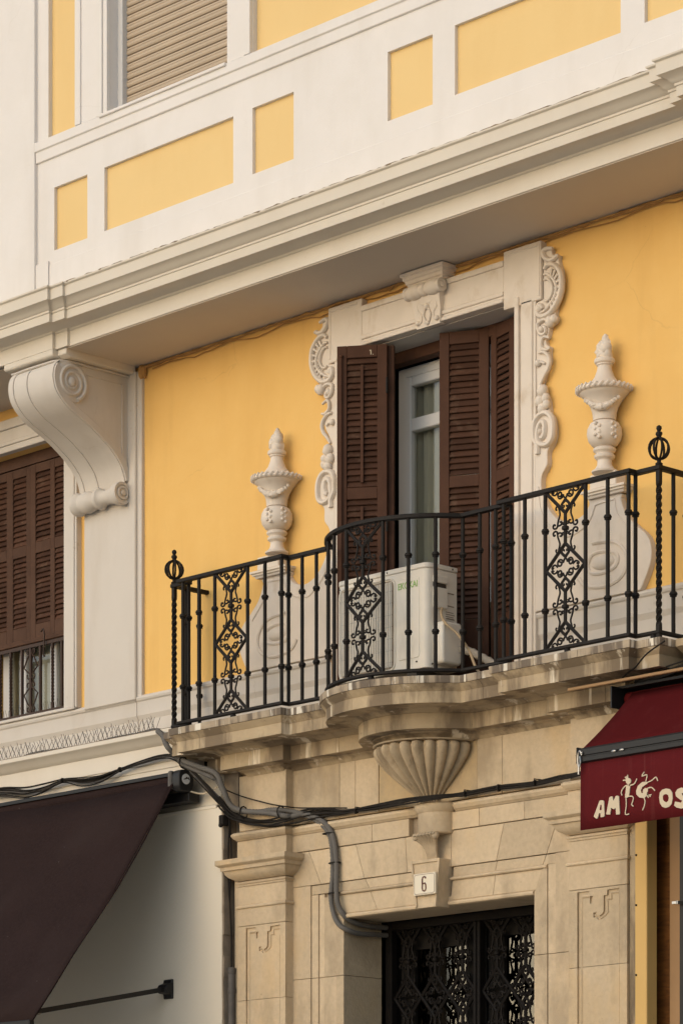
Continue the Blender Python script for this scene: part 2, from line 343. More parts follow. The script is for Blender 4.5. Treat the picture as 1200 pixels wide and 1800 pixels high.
# main cornice, with ressauts over the brackets
cb = [(-6.5, YB - .045), (-2.155, YB - .045), (-2.155, YB - .020), (-2.022, YB - .020), (-2.022, YB), (3.68, YB), (3.68, YB - .05), (3.77, YB - .05), (3.77, YB - .10), (6.5, YB - .10)]
cprof = [(-.02, 8.165), (0, 8.165), (0, 8.268), (.010, 8.272), (.014, 8.281), (.035, 8.287), (.045, 8.292), (.14, 8.293), (.142, 8.298), (.142, 8.350), (.150, 8.353), (.150, 8.366), (.158, 8.370),
         (.168, 8.378), (.185, 8.396), (.212, 8.408), (.222, 8.412), (.224, 8.482), (.238, 8.490), (.240, 8.500), (.10, 8.515), (-.02, 8.52)]
build('cornice', MB().sweep(cb, cprof), 'cream', H, 28)
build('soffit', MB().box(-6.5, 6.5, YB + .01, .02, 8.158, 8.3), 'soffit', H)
crust = MB(); rp = []
for i in range(160):
    x = -2.0 + i * .035; rp.append((x, -.892 + random.uniform(-.004, .004), 8.501 + random.uniform(-.003, .003)))
build('cornice_crust', crust.tube(rp, .006, 5, taper=[random.uniform(.4, 1.3) for _ in rp]), 'dirt', H)
# sealed gap between soffit and wall
rp = [(-2.0 + i * .06, -.012 + random.uniform(-.006, .006), 8.142 + random.uniform(-.006, .006)) for i in range(88)]
build('sealant', MB().tube(rp, .010, 5, taper=[random.uniform(.5, 1.4) for _ in rp]), 'crack', H)
rp = [(-1.9 + i * .09, -.012, 8.115 + .012 * math.sin(i * .9) + random.uniform(-.006, .006)) for i in range(58)]
build('thin_wire', MB().tube(rp, .004, 5), 'crack', H)

# ---- first-floor wall
mb = MB(); holes(mb, -2.3, 6.5, 5.40, 8.2, [(-.02, 1.59, 5.40, 7.80, .30)], 0, .3); build('yellow_wall', mb, 'yellow', H)
mb = MB(); holes(mb, -6.5, -2.3, 5.40, 8.2, [(-3.97, -2.85, 5.84, 7.83, .4)], 0, .3); build('yellow_wall', mb, 'yellow', H)
pl = [(-6.5, 0), (-.02, 0)]
pprof = [(.004, 5.835), (.018, 5.832), (.034, 5.822), (.040, 5.808), (.034, 5.794), (.024, 5.786), (.022, 5.780), (.022, 5.690), (.005, 5.655), (.005, 5.41), (-.05, 5.41), (-.05, 5.835)]
for a, b in ((-6.5, -2.06), (-2.054, -.075), (1.765, 6.5)):
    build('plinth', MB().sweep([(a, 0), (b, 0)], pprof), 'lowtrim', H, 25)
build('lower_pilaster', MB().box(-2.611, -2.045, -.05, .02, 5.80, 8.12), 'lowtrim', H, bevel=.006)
build('pilaster_edge', MB().box(-2.055, -2.0, -.028, .02, 5.80, 8.12), 'lowtrim', H, bevel=.005)

# ---- scrolled bracket under the overhang
front = [(-.60, 8.100), (-.665, 8.085), (-.705, 8.045), (-.720, 7.985), (-.714, 7.925), (-.692, 7.872), (-.650, 7.822), (-.585, 7.772), (-.500, 7.728), (-.420, 7.690), (-.350, 7.652), (-.280, 7.608), (-.215, 7.562), (-.160, 7.512), (-.116, 7.460), (-.088, 7.405), (-.072, 7.35), (-.062, 7.29), (-.06, 7.22)]
fs_ = [(p.x, p.y) for p in smoothpath([(a, b, 0) for a, b in front], 4)]
BX0, BX1 = -2.62, -2.125
br = empty('scroll_bracket', (-2.37, -.05, 7.2), H)
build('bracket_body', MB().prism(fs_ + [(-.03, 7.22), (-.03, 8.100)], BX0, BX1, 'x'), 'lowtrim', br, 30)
inner = [(p[0] + .052 * n[0], p[1] + .052 * n[1]) for p, n in zip(fs_[6:-8], [((fs_[i + 7][1] - fs_[i + 5][1]) / -math.dist(fs_[i + 7], fs_[i + 5]), (fs_[i + 7][0] - fs_[i + 5][0]) / math.dist(fs_[i + 7], fs_[i + 5])) for i in range(len(fs_) - 14)])]
build('rim', MB().prism(fs_[6:-8] + inner[::-1], BX1 - .01, BX1 + .012, 'x'), 'lowtrim', br, 30, bevel=.004)
bands = MB()
for a, b in ((BX0, BX0 + .05), (BX0 + .19, BX0 + .205), (BX1 - .03, BX1)):
    bands.prism([(y - .008, z) for y, z in fs_[4:]] + [(y + .01, z) for y, z in fs_[4:][::-1]], a, b, 'x')
build('front_rib', bands, 'lowtrim', br, 30, kind='stuff')
sp = MB()
ring = lambda r_, cy, cz, x: [(x, cy + r_ * math.cos(a * math.pi / 12), cz + r_ * math.sin(a * math.pi / 12)) for a in range(25)]
sp.lathe([(.142, BX1 - .01), (.142, BX1 + .006), (.134, BX1 + .010), (.02, BX1 + .012)], -.563, 7.955, 32, axis='x')
sp.tube([(BX1 + .011, -.563 + (.128 - .094 * k / 60) * math.cos(-1.2 + k * .235), 7.955 + (.128 - .094 * k / 60) * math.sin(-1.2 + k * .235)) for k in range(61)], .013, 8, taper=[1.2 - .5 * k / 60 for k in range(61)])
sp.ball((BX1 + .012, -.563, 7.955), .036, .5, 1, 1, 14, 8)
build('volute', sp, 'lowtrim', br, 30)
rl = [(.020, -2.640), (.058, -2.638), (.080, -2.622), (.084, -2.60), (.080, -2.578), (.070, -2.565), (.066, -2.553), (.070, -2.54), (.078, -2.50), (.072, -2.46), (.060, -2.42), (.054, -2.395), (.060, -2.385), (.072, -2.378), (.078, -2.362), (.074, -2.345), (.062, -2.335), (.054, -2.32), (.050, -2.28), (.053, -2.24), (.062, -2.205), (.074, -2.18), (.082, -2.15), (.082, -2.122), (.078, -2.110), (.060, -2.110), (.058, -2.118), (.049, -2.118), (.046, -2.104), (.034, -2.104), (.031, -2.113), (.022, -2.113), (.018, -2.100), (.005, -2.098)]
build('bracket_roll', MB().lathe(rl, -.105, 7.262, 24, axis='x'), 'lowtrim', br, 35)
pf = MB(); pf.box(BX1 - .01, BX1 + .006, -.105, -.095, 7.48, 8.03); pf.box(BX1 - .01, BX1 + .006, -.45, -.095, 8.028, 8.036)
build('panel_frame', pf, 'lowtrim', br)
bm_ = MB().prism([(-.705, 8.165), (-.705, 8.128), (-.695, 8.118), (-.64, 8.110), (-.62, 8.098), (-.03, 8.098), (-.03, 8.165)], -2.70, -2.155, 'x')
bm_.prism([(-.66, 8.165), (-.66, 8.125), (-.62, 8.105), (-.03, 8.105), (-.03, 8.165)], -2.155, -2.06, 'x')
build('bracket_cap', bm_, 'cream', H, bevel=.004)
rp = smoothpath([(-2.66, -.665, 8.096), (-2.58, -.68, 8.088), (-2.49, -.67, 8.096), (-2.40, -.685, 8.088), (-2.28, -.67, 8.094), (-2.16, -.66, 8.092), (-2.115, -.55, 8.094), (-2.112, -.4, 8.090), (-2.112, -.22, 8.094), (-2.112, -.05, 8.09)], 4)
build('cracked_joint', MB().tube(rp, .008, 5), 'lowtrim', H)
build('exposed_corner', MB().ball((-1.992, -.02, 8.11), .035, 1, .6, 1.3, 8, 6, .4), 'crack', H)

# ---- left window
lw = MB()
lw.box(-2.844, -2.79, -.05, .01, 5.835, 7.84).box(-2.79, -2.72, -.056, .01, 5.835, 7.90).box(-2.72, -2.70, -.048, .01, 5.835, 8.0)
for z0, z1, y in ((7.826, 7.872, -.05), (7.872, 7.90, -.062), (7.90, 7.99, -.05), (7.99, 8.06, -.066)): lw.box(-4.3, -2.70, y, .01, z0, z1)
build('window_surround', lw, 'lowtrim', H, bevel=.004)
wf = MB().box(-3.97, -2.85, .10, .16, 7.745, 7.83)
build('shutter_frame', wf, 'wood2', H)
slat_m = None
def louvre_leaf(name, width, height, cols, rows, th, m, sm, pitch, stile, parent, loc, rotz, tilt=.011, louvre_label=None, rod=False):
    """leaf in its own coordinates: x 0..width, z 0..height, front at -y"""
    f = MB(); xs = [0]; 
    edges = [(0, stile)]
    for c0, c1 in cols[:-1]: pass
    f.box(0, cols[0][0], 0, th, 0, height); f.box(cols[-1][1], width, 0, th, 0, height)
    for (a, b), (c, d) in zip(cols, cols[1:]): f.box(b, c, 0, th, 0, height)
    zs = [0] + [q for r_ in rows for q in r_] + [height]
    for a, b in zip(zs[0::2], zs[1::2]):
        for c0, c1 in cols: f.box(c0, c1, .001, th - .001, a, b)
    leaf = bpy.data.objects.new(name, f.mesh(name, M[m])); COL.objects.link(leaf)
    bv = leaf.modifiers.new('bevel', 'BEVEL'); bv.width = .003; bv.segments = 1; bv.limit_method = 'ANGLE'; bv.angle_limit = R(35)
    p = Vector(WL[parent.name]); leaf.parent = parent; leaf.location = Vector(loc) - p; leaf.rotation_euler = (0, 0, rotz)
    for c0, c1 in cols:
        me = MB().prism([(.004, 0.0), (.008, -.004), (th - .004, pitch * 1.16), (th - .009, pitch * 1.16 + .004)], c0, c1, 'x').mesh('slat', M[sm])
        for z0, z1 in rows:
            n = int((z1 - z0) / pitch)
            for k in range(n):
                s = bpy.data.objects.new('slat', me); COL.objects.link(s); s.parent = leaf
                s.location = (0, 0, z0 + (z1 - z0) * (k + .12) / n + random.uniform(-.0012, .0012)); s.rotation_euler = (random.uniform(-.09, .05), random.uniform(-.004, .004), 0)
            if rod:
                local('louvre_rod', MB().box((c0 + c1) / 2 - .009, (c0 + c1) / 2 + .009, -.006, .008, z0 + .03, z1 - .05), m, leaf)
    return leaf
louvre_leaf('shutter', .515, 1.29, [(.061, .235), (.286, .46)], [(.105, .63), (.71, 1.225)], .035, 'wood2', 'slat', .037, .06, H, (-3.42, .10, 6.448), 0)
louvre_leaf('shutter', .515, 1.29, [(.055, .23), (.306, .465)], [(.105, .63), (.71, 1.225)], .035, 'wood2', 'slat', .037, .06, H, (-3.938, .104, 6.448), 0)
build('shutter_rail', MB().box(-3.97, -2.85, .07, .14, 6.395, 6.447).box(-3.97, -2.85, .05, .1, 6.405, 6.425), 'wood2', H, bevel=.004)
gr = empty('window_grille', (-3.4, -.0, 5.84), H)
build('rail', MB().box(-3.97, -2.85, -.012, .014, 5.852, 5.876), 'iron2', gr); build('rail', MB().box(-3.97, -2.85, -.012, .014, 6.352, 6.376), 'iron2', gr)
def twisted(x, y, z0, z1, h, turns, n=40):
    mb = MB(); vs = []; fs = []
    for k in range(n + 1):
        t = k / n; a0 = turns * 2 * math.pi * max(0, min(1, (t - .08) / .84)); z = z0 + (z1 - z0) * t
        for j in range(4):
            a = a0 + math.pi / 4 + j * math.pi / 2; vs.append((x + h * 1.414 * math.cos(a), y + h * 1.414 * math.sin(a), z))
    for k in range(n):
        for j in range(4): fs.append((k * 4 + j, k * 4 + (j + 1) % 4, k * 4 + 4 + (j + 1) % 4, k * 4 + 4 + j))
    return mb.add(vs, fs + [(0, 1, 2, 3), (n * 4 + 3, n * 4 + 2, n * 4 + 1, n * 4)])
for x in (-3.80, -3.646, -3.521, -3.03): build('twisted_bar', twisted(x, 0, 5.876, 6.352, .009, 4), 'iron2', gr)
for x in (-3.387, -3.284, -3.172, -2.923): build('bar', MB().box(x - .009, x + .009, -.009, .009, 5.876, 6.352), 'iron2', gr)
sc = MB()
def spiral(cx, cz, r0, r1, a0, turns, y, n=14):
    return [(cx + (r0 + (r1 - r0) * k / n) * math.cos(a0 + turns * 2 * math.pi * k / n), y, cz + (r0 + (r1 - r0) * k / n) * math.sin(a0 + turns * 2 * math.pi * k / n)) for k in range(n + 1)]
for sx in (-1, 1):
    for sz in (-1, 1):
        base = [(sx * .028 + sx * .020 * math.cos(t), 0, .035 + .020 * math.sin(t)) for t in [math.pi * 2.2 - k * .45 for k in range(12)]]
        pts = base + [(sx * .085, 0, .10), (sx * .04, 0, .17), (sx * .012, 0, .195)] + [(sx * (.03 + .016 * math.cos(t)), 0, .212 + .016 * math.sin(t)) for t in [math.pi + k * -.5 for k in range(10)]]
        sc.tube([(-3.284 + p[0] * .95, 0, 6.114 + sz * p[2]) for p in pts], .006, 5)
build('scrollwork', sc, 'iron2', gr)
lf = MB().box(-3.97, -2.85, .20, .24, 5.84, 5.90)
for x in (-3.86, -3.66, -3.30, -3.09): lf.box(x, x + .075, .19, .24, 5.84, 6.45)
build('window_frame', lf, 'pvc', H, bevel=.004)
build('pane', pane(-3.97, -2.85, .215, 5.9, 6.45), 'glass', H)
build('curtain', MB().box(-3.97, -2.85, .30, .31, 5.85, 6.45), 'curtain', H)  # flat pale sheet added in place of the reflections in this window
build('lower_sill', MB().box(-4.1, -2.72, -.055, .16, 5.826, 5.848), 'lowtrim', H, bevel=.004)

# ---- balcony door surround
ds = empty('door_surround', (.877, -.05, 5.4), H)
MX = .8765
for sx in (0, 1):
    mb = MB()
    fx = (lambda x: x) if sx else (lambda x: 2 * MX - x)
    def bx(a, b, y, z0, z1, y1=.02):
        a, b = sorted((fx(a), fx(b))); mb.box(a, b, y, y1, z0, z1)
    bx(1.608, 1.645, -.062, 5.42, 7.81); bx(1.645, 1.660, -.045, 5.42, 7.81); bx(1.660, 1.752, -.052, 5.42, 7.77); bx(1.752, 1.775, -.044, 5.42, 7.76)
    bx(1.51, 1.826, -.052, 7.755, 8.118)           # ear
    bx(1.80, 1.818, -.058, 7.775, 8.10); bx(1.55, 1.80, -.057, 8.085, 8.10)
    build('architrave', mb, 'trim', ds, bevel=.004)
lt = MB()
for z0, z1, y in ((7.802, 7.825, -.066), (7.825, 7.845, -.052), (7.845, 7.872, -.060), (7.872, 8.030, -.050), (8.030, 8.066, -.058)): lt.box(.243, 1.51, y, .02, z0, z1)
build('lintel', lt, 'trim', ds, bevel=.004)
build('reveal', MB().box(.0, 1.6, .0, .30, 7.795, 7.803), 'lowtrim', H)
# keystone bracket
ks = empty('keystone_bracket', (.87, -.1, 7.77), ds)
kp = [(-.03, 7.79), (-.072, 7.79), (-.074, 7.83), (-.082, 7.90), (-.098, 7.955), (-.10, 8.06), (-.03, 8.06)]
mbk = MB(); 
for a, b, z0, z1 in ((0, 0, 0, 0),): pass
zt, zb = 8.06, 7.785
kv = []; 
for y, z in kp:
    hw = .104 + (.134 - .104) * (z - zb) / (zt - zb); kv += [(.872 - hw, y, z), (.872 + hw, y, z)]
n = len(kp); mbk.add(kv, [(2 * i, 2 * i + 1, (2 * i + 3) % (2 * n), (2 * i + 2) % (2 * n)) for i in range(n)] + [tuple(2 * i for i in range(n)), tuple(2 * i + 1 for i in range(n))])
build('body', mbk, 'trim', H, 30)
build('keystone_roll', MB().lathe([(.012, .705), (.036, .706), (.042, .712), (.044, .725), (.036, .735), (.046, .76), (.050, .79), (.044, .825), (.034, .845), (.042, .855), (.042, .885), (.034, .895), (.044, .915), (.050, .955), (.046, .985), (.038, 1.005), (.044, 1.012), (.044, 1.028), (.030, 1.030), (.026, 1.026), (.02, 1.026), (.018, 1.036), (.006, 1.038)], -.105, 8.018, 18, axis='x'), 'trim', H, 35)
build('keystone_cap', MB().sweep([(.720, -.0), (.720, -.095), (1.020, -.095), (1.020, -.0)], [(-.02, 8.065), (.004, 8.065), (.006, 8.078), (.014, 8.082), (.018, 8.10), (.028, 8.108), (.030, 8.125), (.040, 8.130), (.040, 8.150), (-.02, 8.155)], closed=True), 'trim', H, 30)
orn = MB()
for sx in (-1, 1):
    orn.tube(smoothpath([(.872 + sx * .02, -0.086, 7.93), (.872 + sx * .07, -0.086, 7.945), (.872 + sx * .085, -0.082, 7.905), (.872 + sx * .055, -0.078, 7.87), (.872 + sx * .06, -0.076, 7.83), (.872 + sx * .085, -0.076, 7.815)], 4), .009, 6)
    orn.ball((.872 + sx * .085, -0.080, 7.825), .017); orn.tube(smoothpath([(.872 + sx * .015, -0.088, 7.90), (.872 + sx * .03, -0.084, 7.86), (.872 + sx * .012, -0.080, 7.82)], 4), .007, 6)
orn.ball((.872, -0.086, 7.915), .022).ball((.872, -0.076, 7.812), .016)
build('keystone_relief', orn, 'trim', H, 40, kind='stuff')

# ---- rocaille scrolls and volute panels either side of the door (mirrored)
plateR = [(2.625, 5.830), (2.661, 5.889), (2.687, 5.939), (2.707, 5.99), (2.712, 6.057), (2.696, 6.121), (2.661, 6.168), (2.607, 6.212), (2.571, 6.245), (2.526, 6.288), (2.49, 6.349), (2.471, 6.407), (2.467, 6.442), (2.224, 6.452), (2.22, 6.418), (2.192, 6.381), (2.15, 6.354), (2.085, 6.337), (2.038, 6.339), (1.972, 6.364), (1.916, 6.409), (1.868, 6.474), (1.835, 6.543), (1.821, 6.595), (1.826, 6.664), (1.859, 6.707), (1.873, 6.735), (1.873, 6.805), (1.905, 6.843), (1.927, 6.898), (1.921, 6.974), (1.905, 7.019), (1.873, 7.044), (1.829, 7.048), (1.797, 7.036), (1.772, 7.021), (1.772, 6.803), (1.772, 5.830)]
upper = [(1.832, 8.080), (1.897, 8.057), (1.904, 8.018), (1.93, 8.0), (1.96, 8.0), (1.955, 7.967), (1.979, 7.90), (1.985, 7.837), (1.96, 7.744), (1.935, 7.693), (1.929, 7.639), (1.942, 7.612), (1.923, 7.589), (1.885, 7.578), (1.872, 7.52), (1.847, 7.502), (1.856, 7.467), (1.885, 7.452), (1.879, 7.425), (1.882, 7.368), (1.866, 7.325), (1.841, 7.288), (1.815, 7.227), (1.841, 7.194), (1.872, 7.127), (1.885, 7.058), (1.880, 7.044), (1.780, 7.034), (1.772, 7.31), (1.772, 7.747), (1.832, 7.758)]
curves = {
 'bigC': ([(1.846, 7.934), (1.871, 7.954), (1.916, 7.95), (1.96, 7.917), (1.985, 7.874), (1.992, 7.825), (1.989, 7.779), (1.972, 7.732), (1.947, 7.696), (1.909, 7.662), (1.871, 7.647), (1.827, 7.647), (1.799, 7.668), (1.789, 7.698), (1.802, 7.719), (1.824, 7.714), (1.83, 7.694)], .018),
 'innerC': ([(1.843, 7.902), (1.871, 7.9), (1.909, 7.872), (1.941, 7.828), (1.947, 7.78), (1.928, 7.737), (1.89, 7.704), (1.852, 7.679), (1.814, 7.674)], .011),
 'eye': ([(1.843, 7.869), (1.871, 7.872), (1.903, 7.841), (1.916, 7.796), (1.903, 7.757), (1.871, 7.736), (1.846, 7.746)], .010),
 'top': ([(1.916, 8.048), (1.865, 8.058), (1.837, 8.044), (1.852, 8.007), (1.89, 7.98), (1.928, 7.98), (1.947, 7.992), (1.965, 7.991)], .015),
 's2': ([(1.953, 7.62), (1.941, 7.594), (1.903, 7.598), (1.859, 7.622), (1.821, 7.621), (1.795, 7.603), (1.802, 7.559), (1.833, 7.534), (1.859, 7.547), (1.852, 7.576), (1.827, 7.587)], .012),
 's3': ([(1.897, 7.44), (1.865, 7.433), (1.827, 7.455), (1.827, 7.497), (1.846, 7.517), (1.89, 7.503)], .011),
 's4': ([(1.802, 7.428), (1.846, 7.423), (1.881, 7.392), (1.894, 7.352), (1.878, 7.309), (1.852, 7.281), (1.814, 7.228)], .012),
 's5': ([(1.789, 7.346), (1.802, 7.362), (1.827, 7.366), (1.852, 7.351)], .009),
}
vol = [(1.80, 6.80), (1.80, 6.85), (1.773, 6.894), (1.767, 6.937), (1.77, 6.988), (1.792, 7.026), (1.833, 7.046), (1.878, 7.04), (1.909, 7.012), (1.925, 6.972), (1.928, 6.92), (1.918, 6.874), (1.885, 6.848), (1.846, 6.849), (1.812, 6.866), (1.798, 6.90), (1.802, 6.949), (1.818, 6.984), (1.84, 6.993), (1.856, 6.976), (1.859, 6.938), (1.849, 6.902), (1.827, 6.893)]
for side in (1, -1):
    f = (lambda p: p) if side == 1 else (lambda p: (2 * MX - p[0], p[1]))
    sp_ = empty('volute_panel', (f((2.2, 0))[0], -.02, 5.83), H)
    build('panel', MB().prism([f((p.x, p.y)) for p in smoothpath([(a, b, 0) for a, b in plateR], 3)], -.045, .01), 'trim', sp_, 30, bevel=.004)
    rg = MB()
    rg.tube([(p.x, -.046, p.z) for p in smoothpath([(f((a, b))[0], -.046, b) for a, b in [(2.136, 5.98), (2.173, 5.932), (2.247, 5.907), (2.357, 5.896), (2.458, 5.921), (2.512, 5.974), (2.521, 6.041), (2.485, 6.109), (2.421, 6.154), (2.339, 6.171), (2.247, 6.173)]], 4)], .013, 6)
    rg.tube(smoothpath([(f((a, b))[0], -.046, b) for a, b in [(2.205, 6.05), (2.229, 6.0), (2.284, 5.982), (2.376, 5.985), (2.435, 6.007), (2.452, 6.05), (2.425, 6.088), (2.339, 6.110), (2.247, 6.104), (2.205, 6.05)]], 4), .012, 6)
    rg.tube(smoothpath([(f((a, b))[0], -.046, b) for a, b in [(2.02, 6.25), (2.10, 6.255), (2.19, 6.29), (2.238, 6.337), (2.262, 6.388), (2.284, 6.405), (2.426, 6.411)]], 3), .007, 5)
    rg.tube(smoothpath([(f((a, b))[0], -.046, b) for a, b in [(2.426, 6.411), (2.44, 6.33), (2.50, 6.25), (2.58, 6.17)]], 4), .006, 5)
    rg.tube(smoothpath([(f((a, b))[0], -.046, b) for a, b in [(1.80, 6.6), (1.82, 6.45), (1.89, 6.345), (1.97, 6.28), (2.02, 6.25)]], 4), .006, 5)
    build('relief_line', rg, 'trim', sp_, 40)
    build('boss', MB().ball((f((2.33, 0))[0], -.03, 6.045), .08, 1.25, .55, .62, 16, 8), 'trim', sp_, 60)
    cp = f((2.37, 0))[0]
    build('pedestal_cap', MB().sweep([(cp - .15, .0), (cp - .15, -.075), (cp + .15, -.075), (cp + .15, .0)], [(-.03, 6.440), (-.005, 6.440), (0, 6.452), (.012, 6.456), (.014, 6.466), (.026, 6.470), (.028, 6.484), (-.03, 6.49)]), 'trim', sp_, 25)
    build('pedestal_block', MB().box(cp - .105, cp + .105, -.095, .0, 6.484, 6.572), 'trim', sp_, bevel=.005)
    ro = empty('rocaille_scroll', (f((1.88, 0))[0], -.03, 6.8), H)
    build('back_plate', MB().prism([f(p) for p in upper], -.034, .01), 'trim', ro, 30, bevel=.004)
    sm = MB()
    for nm, (pts, r_) in curves.items():
        pp = smoothpath([(f(p)[0], -.042, p[1]) for p in pts], 4); n_ = len(pp); build('scroll', MB().tube(pp, r_, 8, flat=1.25, taper=[.55 + .55 * math.sin(math.pi * (i + .5) / n_) ** .5 for i in range(n_)]), 'trim', ro, 50)
    for (x, z, r_) in ((1.824, 7.568, .022), (1.808, 7.699, .022), (1.795, 7.364, .022), (1.81, 6.94, .02)): sm.ball((f((x, z))[0], -.045, z), r_)
    build('bead', sm, 'trim', ro, 50, kind='stuff')
    lv = MB()
    for k in range(9):
        t = k / 8; a = R(80 - 160 * t); lv.tube([(f((1.885 + .045 * math.cos(a), 0))[0], -.042, 7.80 + .07 * math.sin(a)), (f((1.90 + .085 * math.cos(a), 0))[0], -.048, 7.80 + .125 * math.sin(a))], .009, 6, taper=[.6, 1.2])
    for (x, z, r_) in ((1.835, 7.184, .038), (1.862, 7.135, .030), (1.815, 7.125, .034), (1.868, 7.096, .028), (1.833, 7.075, .034), (1.90, 7.60, .034), (1.93, 7.61, .026)): lv.ball((f((x, z))[0], -.045, z), r_, 1, 1, 1.1, 10, 7, .08)
    build('leafwork', lv, 'trim', ro, 60, kind='stuff')
    vv = smoothpath([(f(p)[0], -.046, p[1]) for p in vol], 4)
    build('volute', MB().tube(vv, .019, 8, flat=1.3), 'trim', ro, 50)

def urn(cx):
    u = empty('relief_urn', (cx, -.09, 6.57), H); cy = -.085
    lo = [(.030, 6.568), (.078, 6.570), (.080, 6.580), (.060, 6.592), (.046, 6.615), (.044, 6.645), (.052, 6.652), (.062, 6.660), (.064, 6.674), (.052, 6.682), (.056, 6.690), (.068, 6.70), (.070, 6.712), (.060, 6.722), (.030, 6.726)]
    build('foot', MB().lathe(lo, cx, cy, 24), 'trim', u, 40)
    build('bulb', MB().lathe([(.05, 6.72), (.078, 6.735), (.100, 6.765), (.108, 6.80), (.104, 6.835), (.088, 6.866), (.066, 6.880), (.03, 6.882)], cx, cy, 24), 'trim', u, 40)
    build('bowl', MB().lathe([(.05, 6.878), (.070, 6.885), (.074, 6.93), (.085, 6.965), (.105, 7.00), (.130, 7.028), (.150, 7.044), (.152, 7.050), (.05, 7.052)], cx, cy, 28), 'trim', u, 40)
    rim = MB().lathe([(.12, 7.048), (.160, 7.050), (.170, 7.058), (.172, 7.070), (.166, 7.082), (.145, 7.088), (.10, 7.09)], cx, cy, 28)
    for k in range(30):
        a = 2 * math.pi * k / 30; b = a + .14
        rim.tube([(cx + .170 * math.cos(a), cy + .170 * math.sin(a), 7.056), (cx + .170 * math.cos(b), cy + .170 * math.sin(b), 7.082)], .009, 5)
    build('rope_rim', rim, 'trim', u, 50)
    build('lid', MB().lathe([(.13, 7.086), (.115, 7.092), (.085, 7.115), (.060, 7.150), (.046, 7.19), (.042, 7.215), (.050, 7.220), (.050, 7.228), (.060, 7.234), (.064, 7.246), (.060, 7.258), (.03, 7.262)], cx, cy, 24), 'trim', u, 40)
    fl = MB()
    for (dx, dz, r_) in ((-.014, 7.282, .040), (.018, 7.284, .040), (-.022, 7.312, .038), (.016, 7.318, .040), (-.010, 7.340, .030), (.018, 7.345, .032), (.010, 7.372, .024), (.012, 7.390, .016)): fl.ball((cx + dx, cy - .005, dz), r_, 1, 1, 1.2, 9, 7, .22)
    build('flame', fl, 'trim', u, 60)
    gl = MB()
    for k in range(15):
        t = k / 14 * 2 - 1; a = R(-62 + 58 * t); z = 6.948 + .055 * t * t
        rr = .080 + (z - 6.95) * .50
        gl.ball((cx + (rr + .012) * math.cos(a), cy + (rr + .012) * math.sin(a), z), .014 + .010 * (1 - abs(t)), 1, 1, 1, 8, 6, .25)
    for a0 in (-74, -16):
        for k in range(6): gl.ball((cx + .104 * math.cos(R(a0 + 14 * (k % 2) - 7)), cy + .104 * math.sin(R(a0 + 14 * (k % 2) - 7)), 6.85 - .017 * k), .012, 1, 1, 1, 7, 5, .2)
    build('garland', gl, 'trim', u, 60, kind='stuff')
urn(2.378); urn(-.535)

# ---- balcony door: frame, shutters, curtain
ex = MB().box(.02, 1.58, .20, .28, 7.72, 7.80).box(.02, .19, .21, .30, 5.44, 7.72).box(1.445, 1.59, .17, .30, 5.44, 7.72)
build('door_frame', ex, 'wood', H, bevel=.004)
bd = empty('balcony_door', (.8, .32, 5.44), H)
pf = MB().box(.214, .285, .315, .38, 5.44, 7.72).box(1.36, 1.43, .315, .38, 5.44, 7.72).box(.285, 1.36, .315, .38, 7.655, 7.72)
build('outer_frame', pf, 'pvc', bd, bevel=.005)
pf = MB().box(.289, .345, .300, .36, 5.46, 7.652).box(1.30, 1.356, .30, .36, 5.46, 7.652).box(.345, 1.30, .302, .36, 7.59, 7.652).box(.345, 1.30, .302, .36, 7.29, 7.375).box(.345, 1.30, .302, .36, 5.46, 5.56)
build('sash', pf, 'pvc', bd, bevel=.006)
build('pane', pane(.345, 1.30, .335, 7.375, 7.59), 'glass', bd); build('pane', pane(.345, 1.30, .335, 5.56, 7.29), 'glass', bd)
cu = MB(); vs = []
for k in range(121):
    x = .30 + 1.05 * k / 120; y = .40 + .018 * math.sin(x * 58 + 1.3 * math.sin(x * 17)) + .012 * math.sin(x * 131); vs += [(x, y, 5.46), (x, y, 7.66)]
build('curtain', cu.add(vs, [(2 * k, 2 * k + 2, 2 * k + 3, 2 * k + 1) for k in range(120)]), 'curtain', bd, 60)
hl = 2.27; zb_ = 7.775 - hl
rows = [(.42, 1.27), (1.345, 2.19)]
def leaf_between(p, q, m='wood', cols=None, **k):
    wd = math.dist(p, q); c = cols or [(.065, wd - .065)]
    return louvre_leaf('shutter', wd, hl, c, rows, .036, m, 'slat', .0385, .06, H, (p[0], p[1], zb_), math.atan2(q[1] - p[1], q[0] - p[0]), **k)
sa = leaf_between((.194, -.228), (.464, -.037), rod=True)
leaf_between((.208, -.170), (.474, .018))
leaf_between((.862, .040), (1.148, .198))
leaf_between((1.156, .208), (1.437, .125))
local('chalk_mark', MB().box(.222, .228, -.002, 0, 2.205, 2.235).box(.216, .226, -.002, 0, 2.228, 2.236).box(.236, .241, -.002, 0, 2.203, 2.208), 'print', sa)
for zz in (.25, 1.05, 1.95): local('hinge', MB().tube([(.331, -.004, zz), (.331, -.004, zz + .1)], .008, 6), 'iron', sa)
local('bolt', MB().tube([(.03, -.012, .3), (.03, -.012, 2.2)], .007, 6).ball((.03, -.012, 2.2), .012), 'wood', sa)

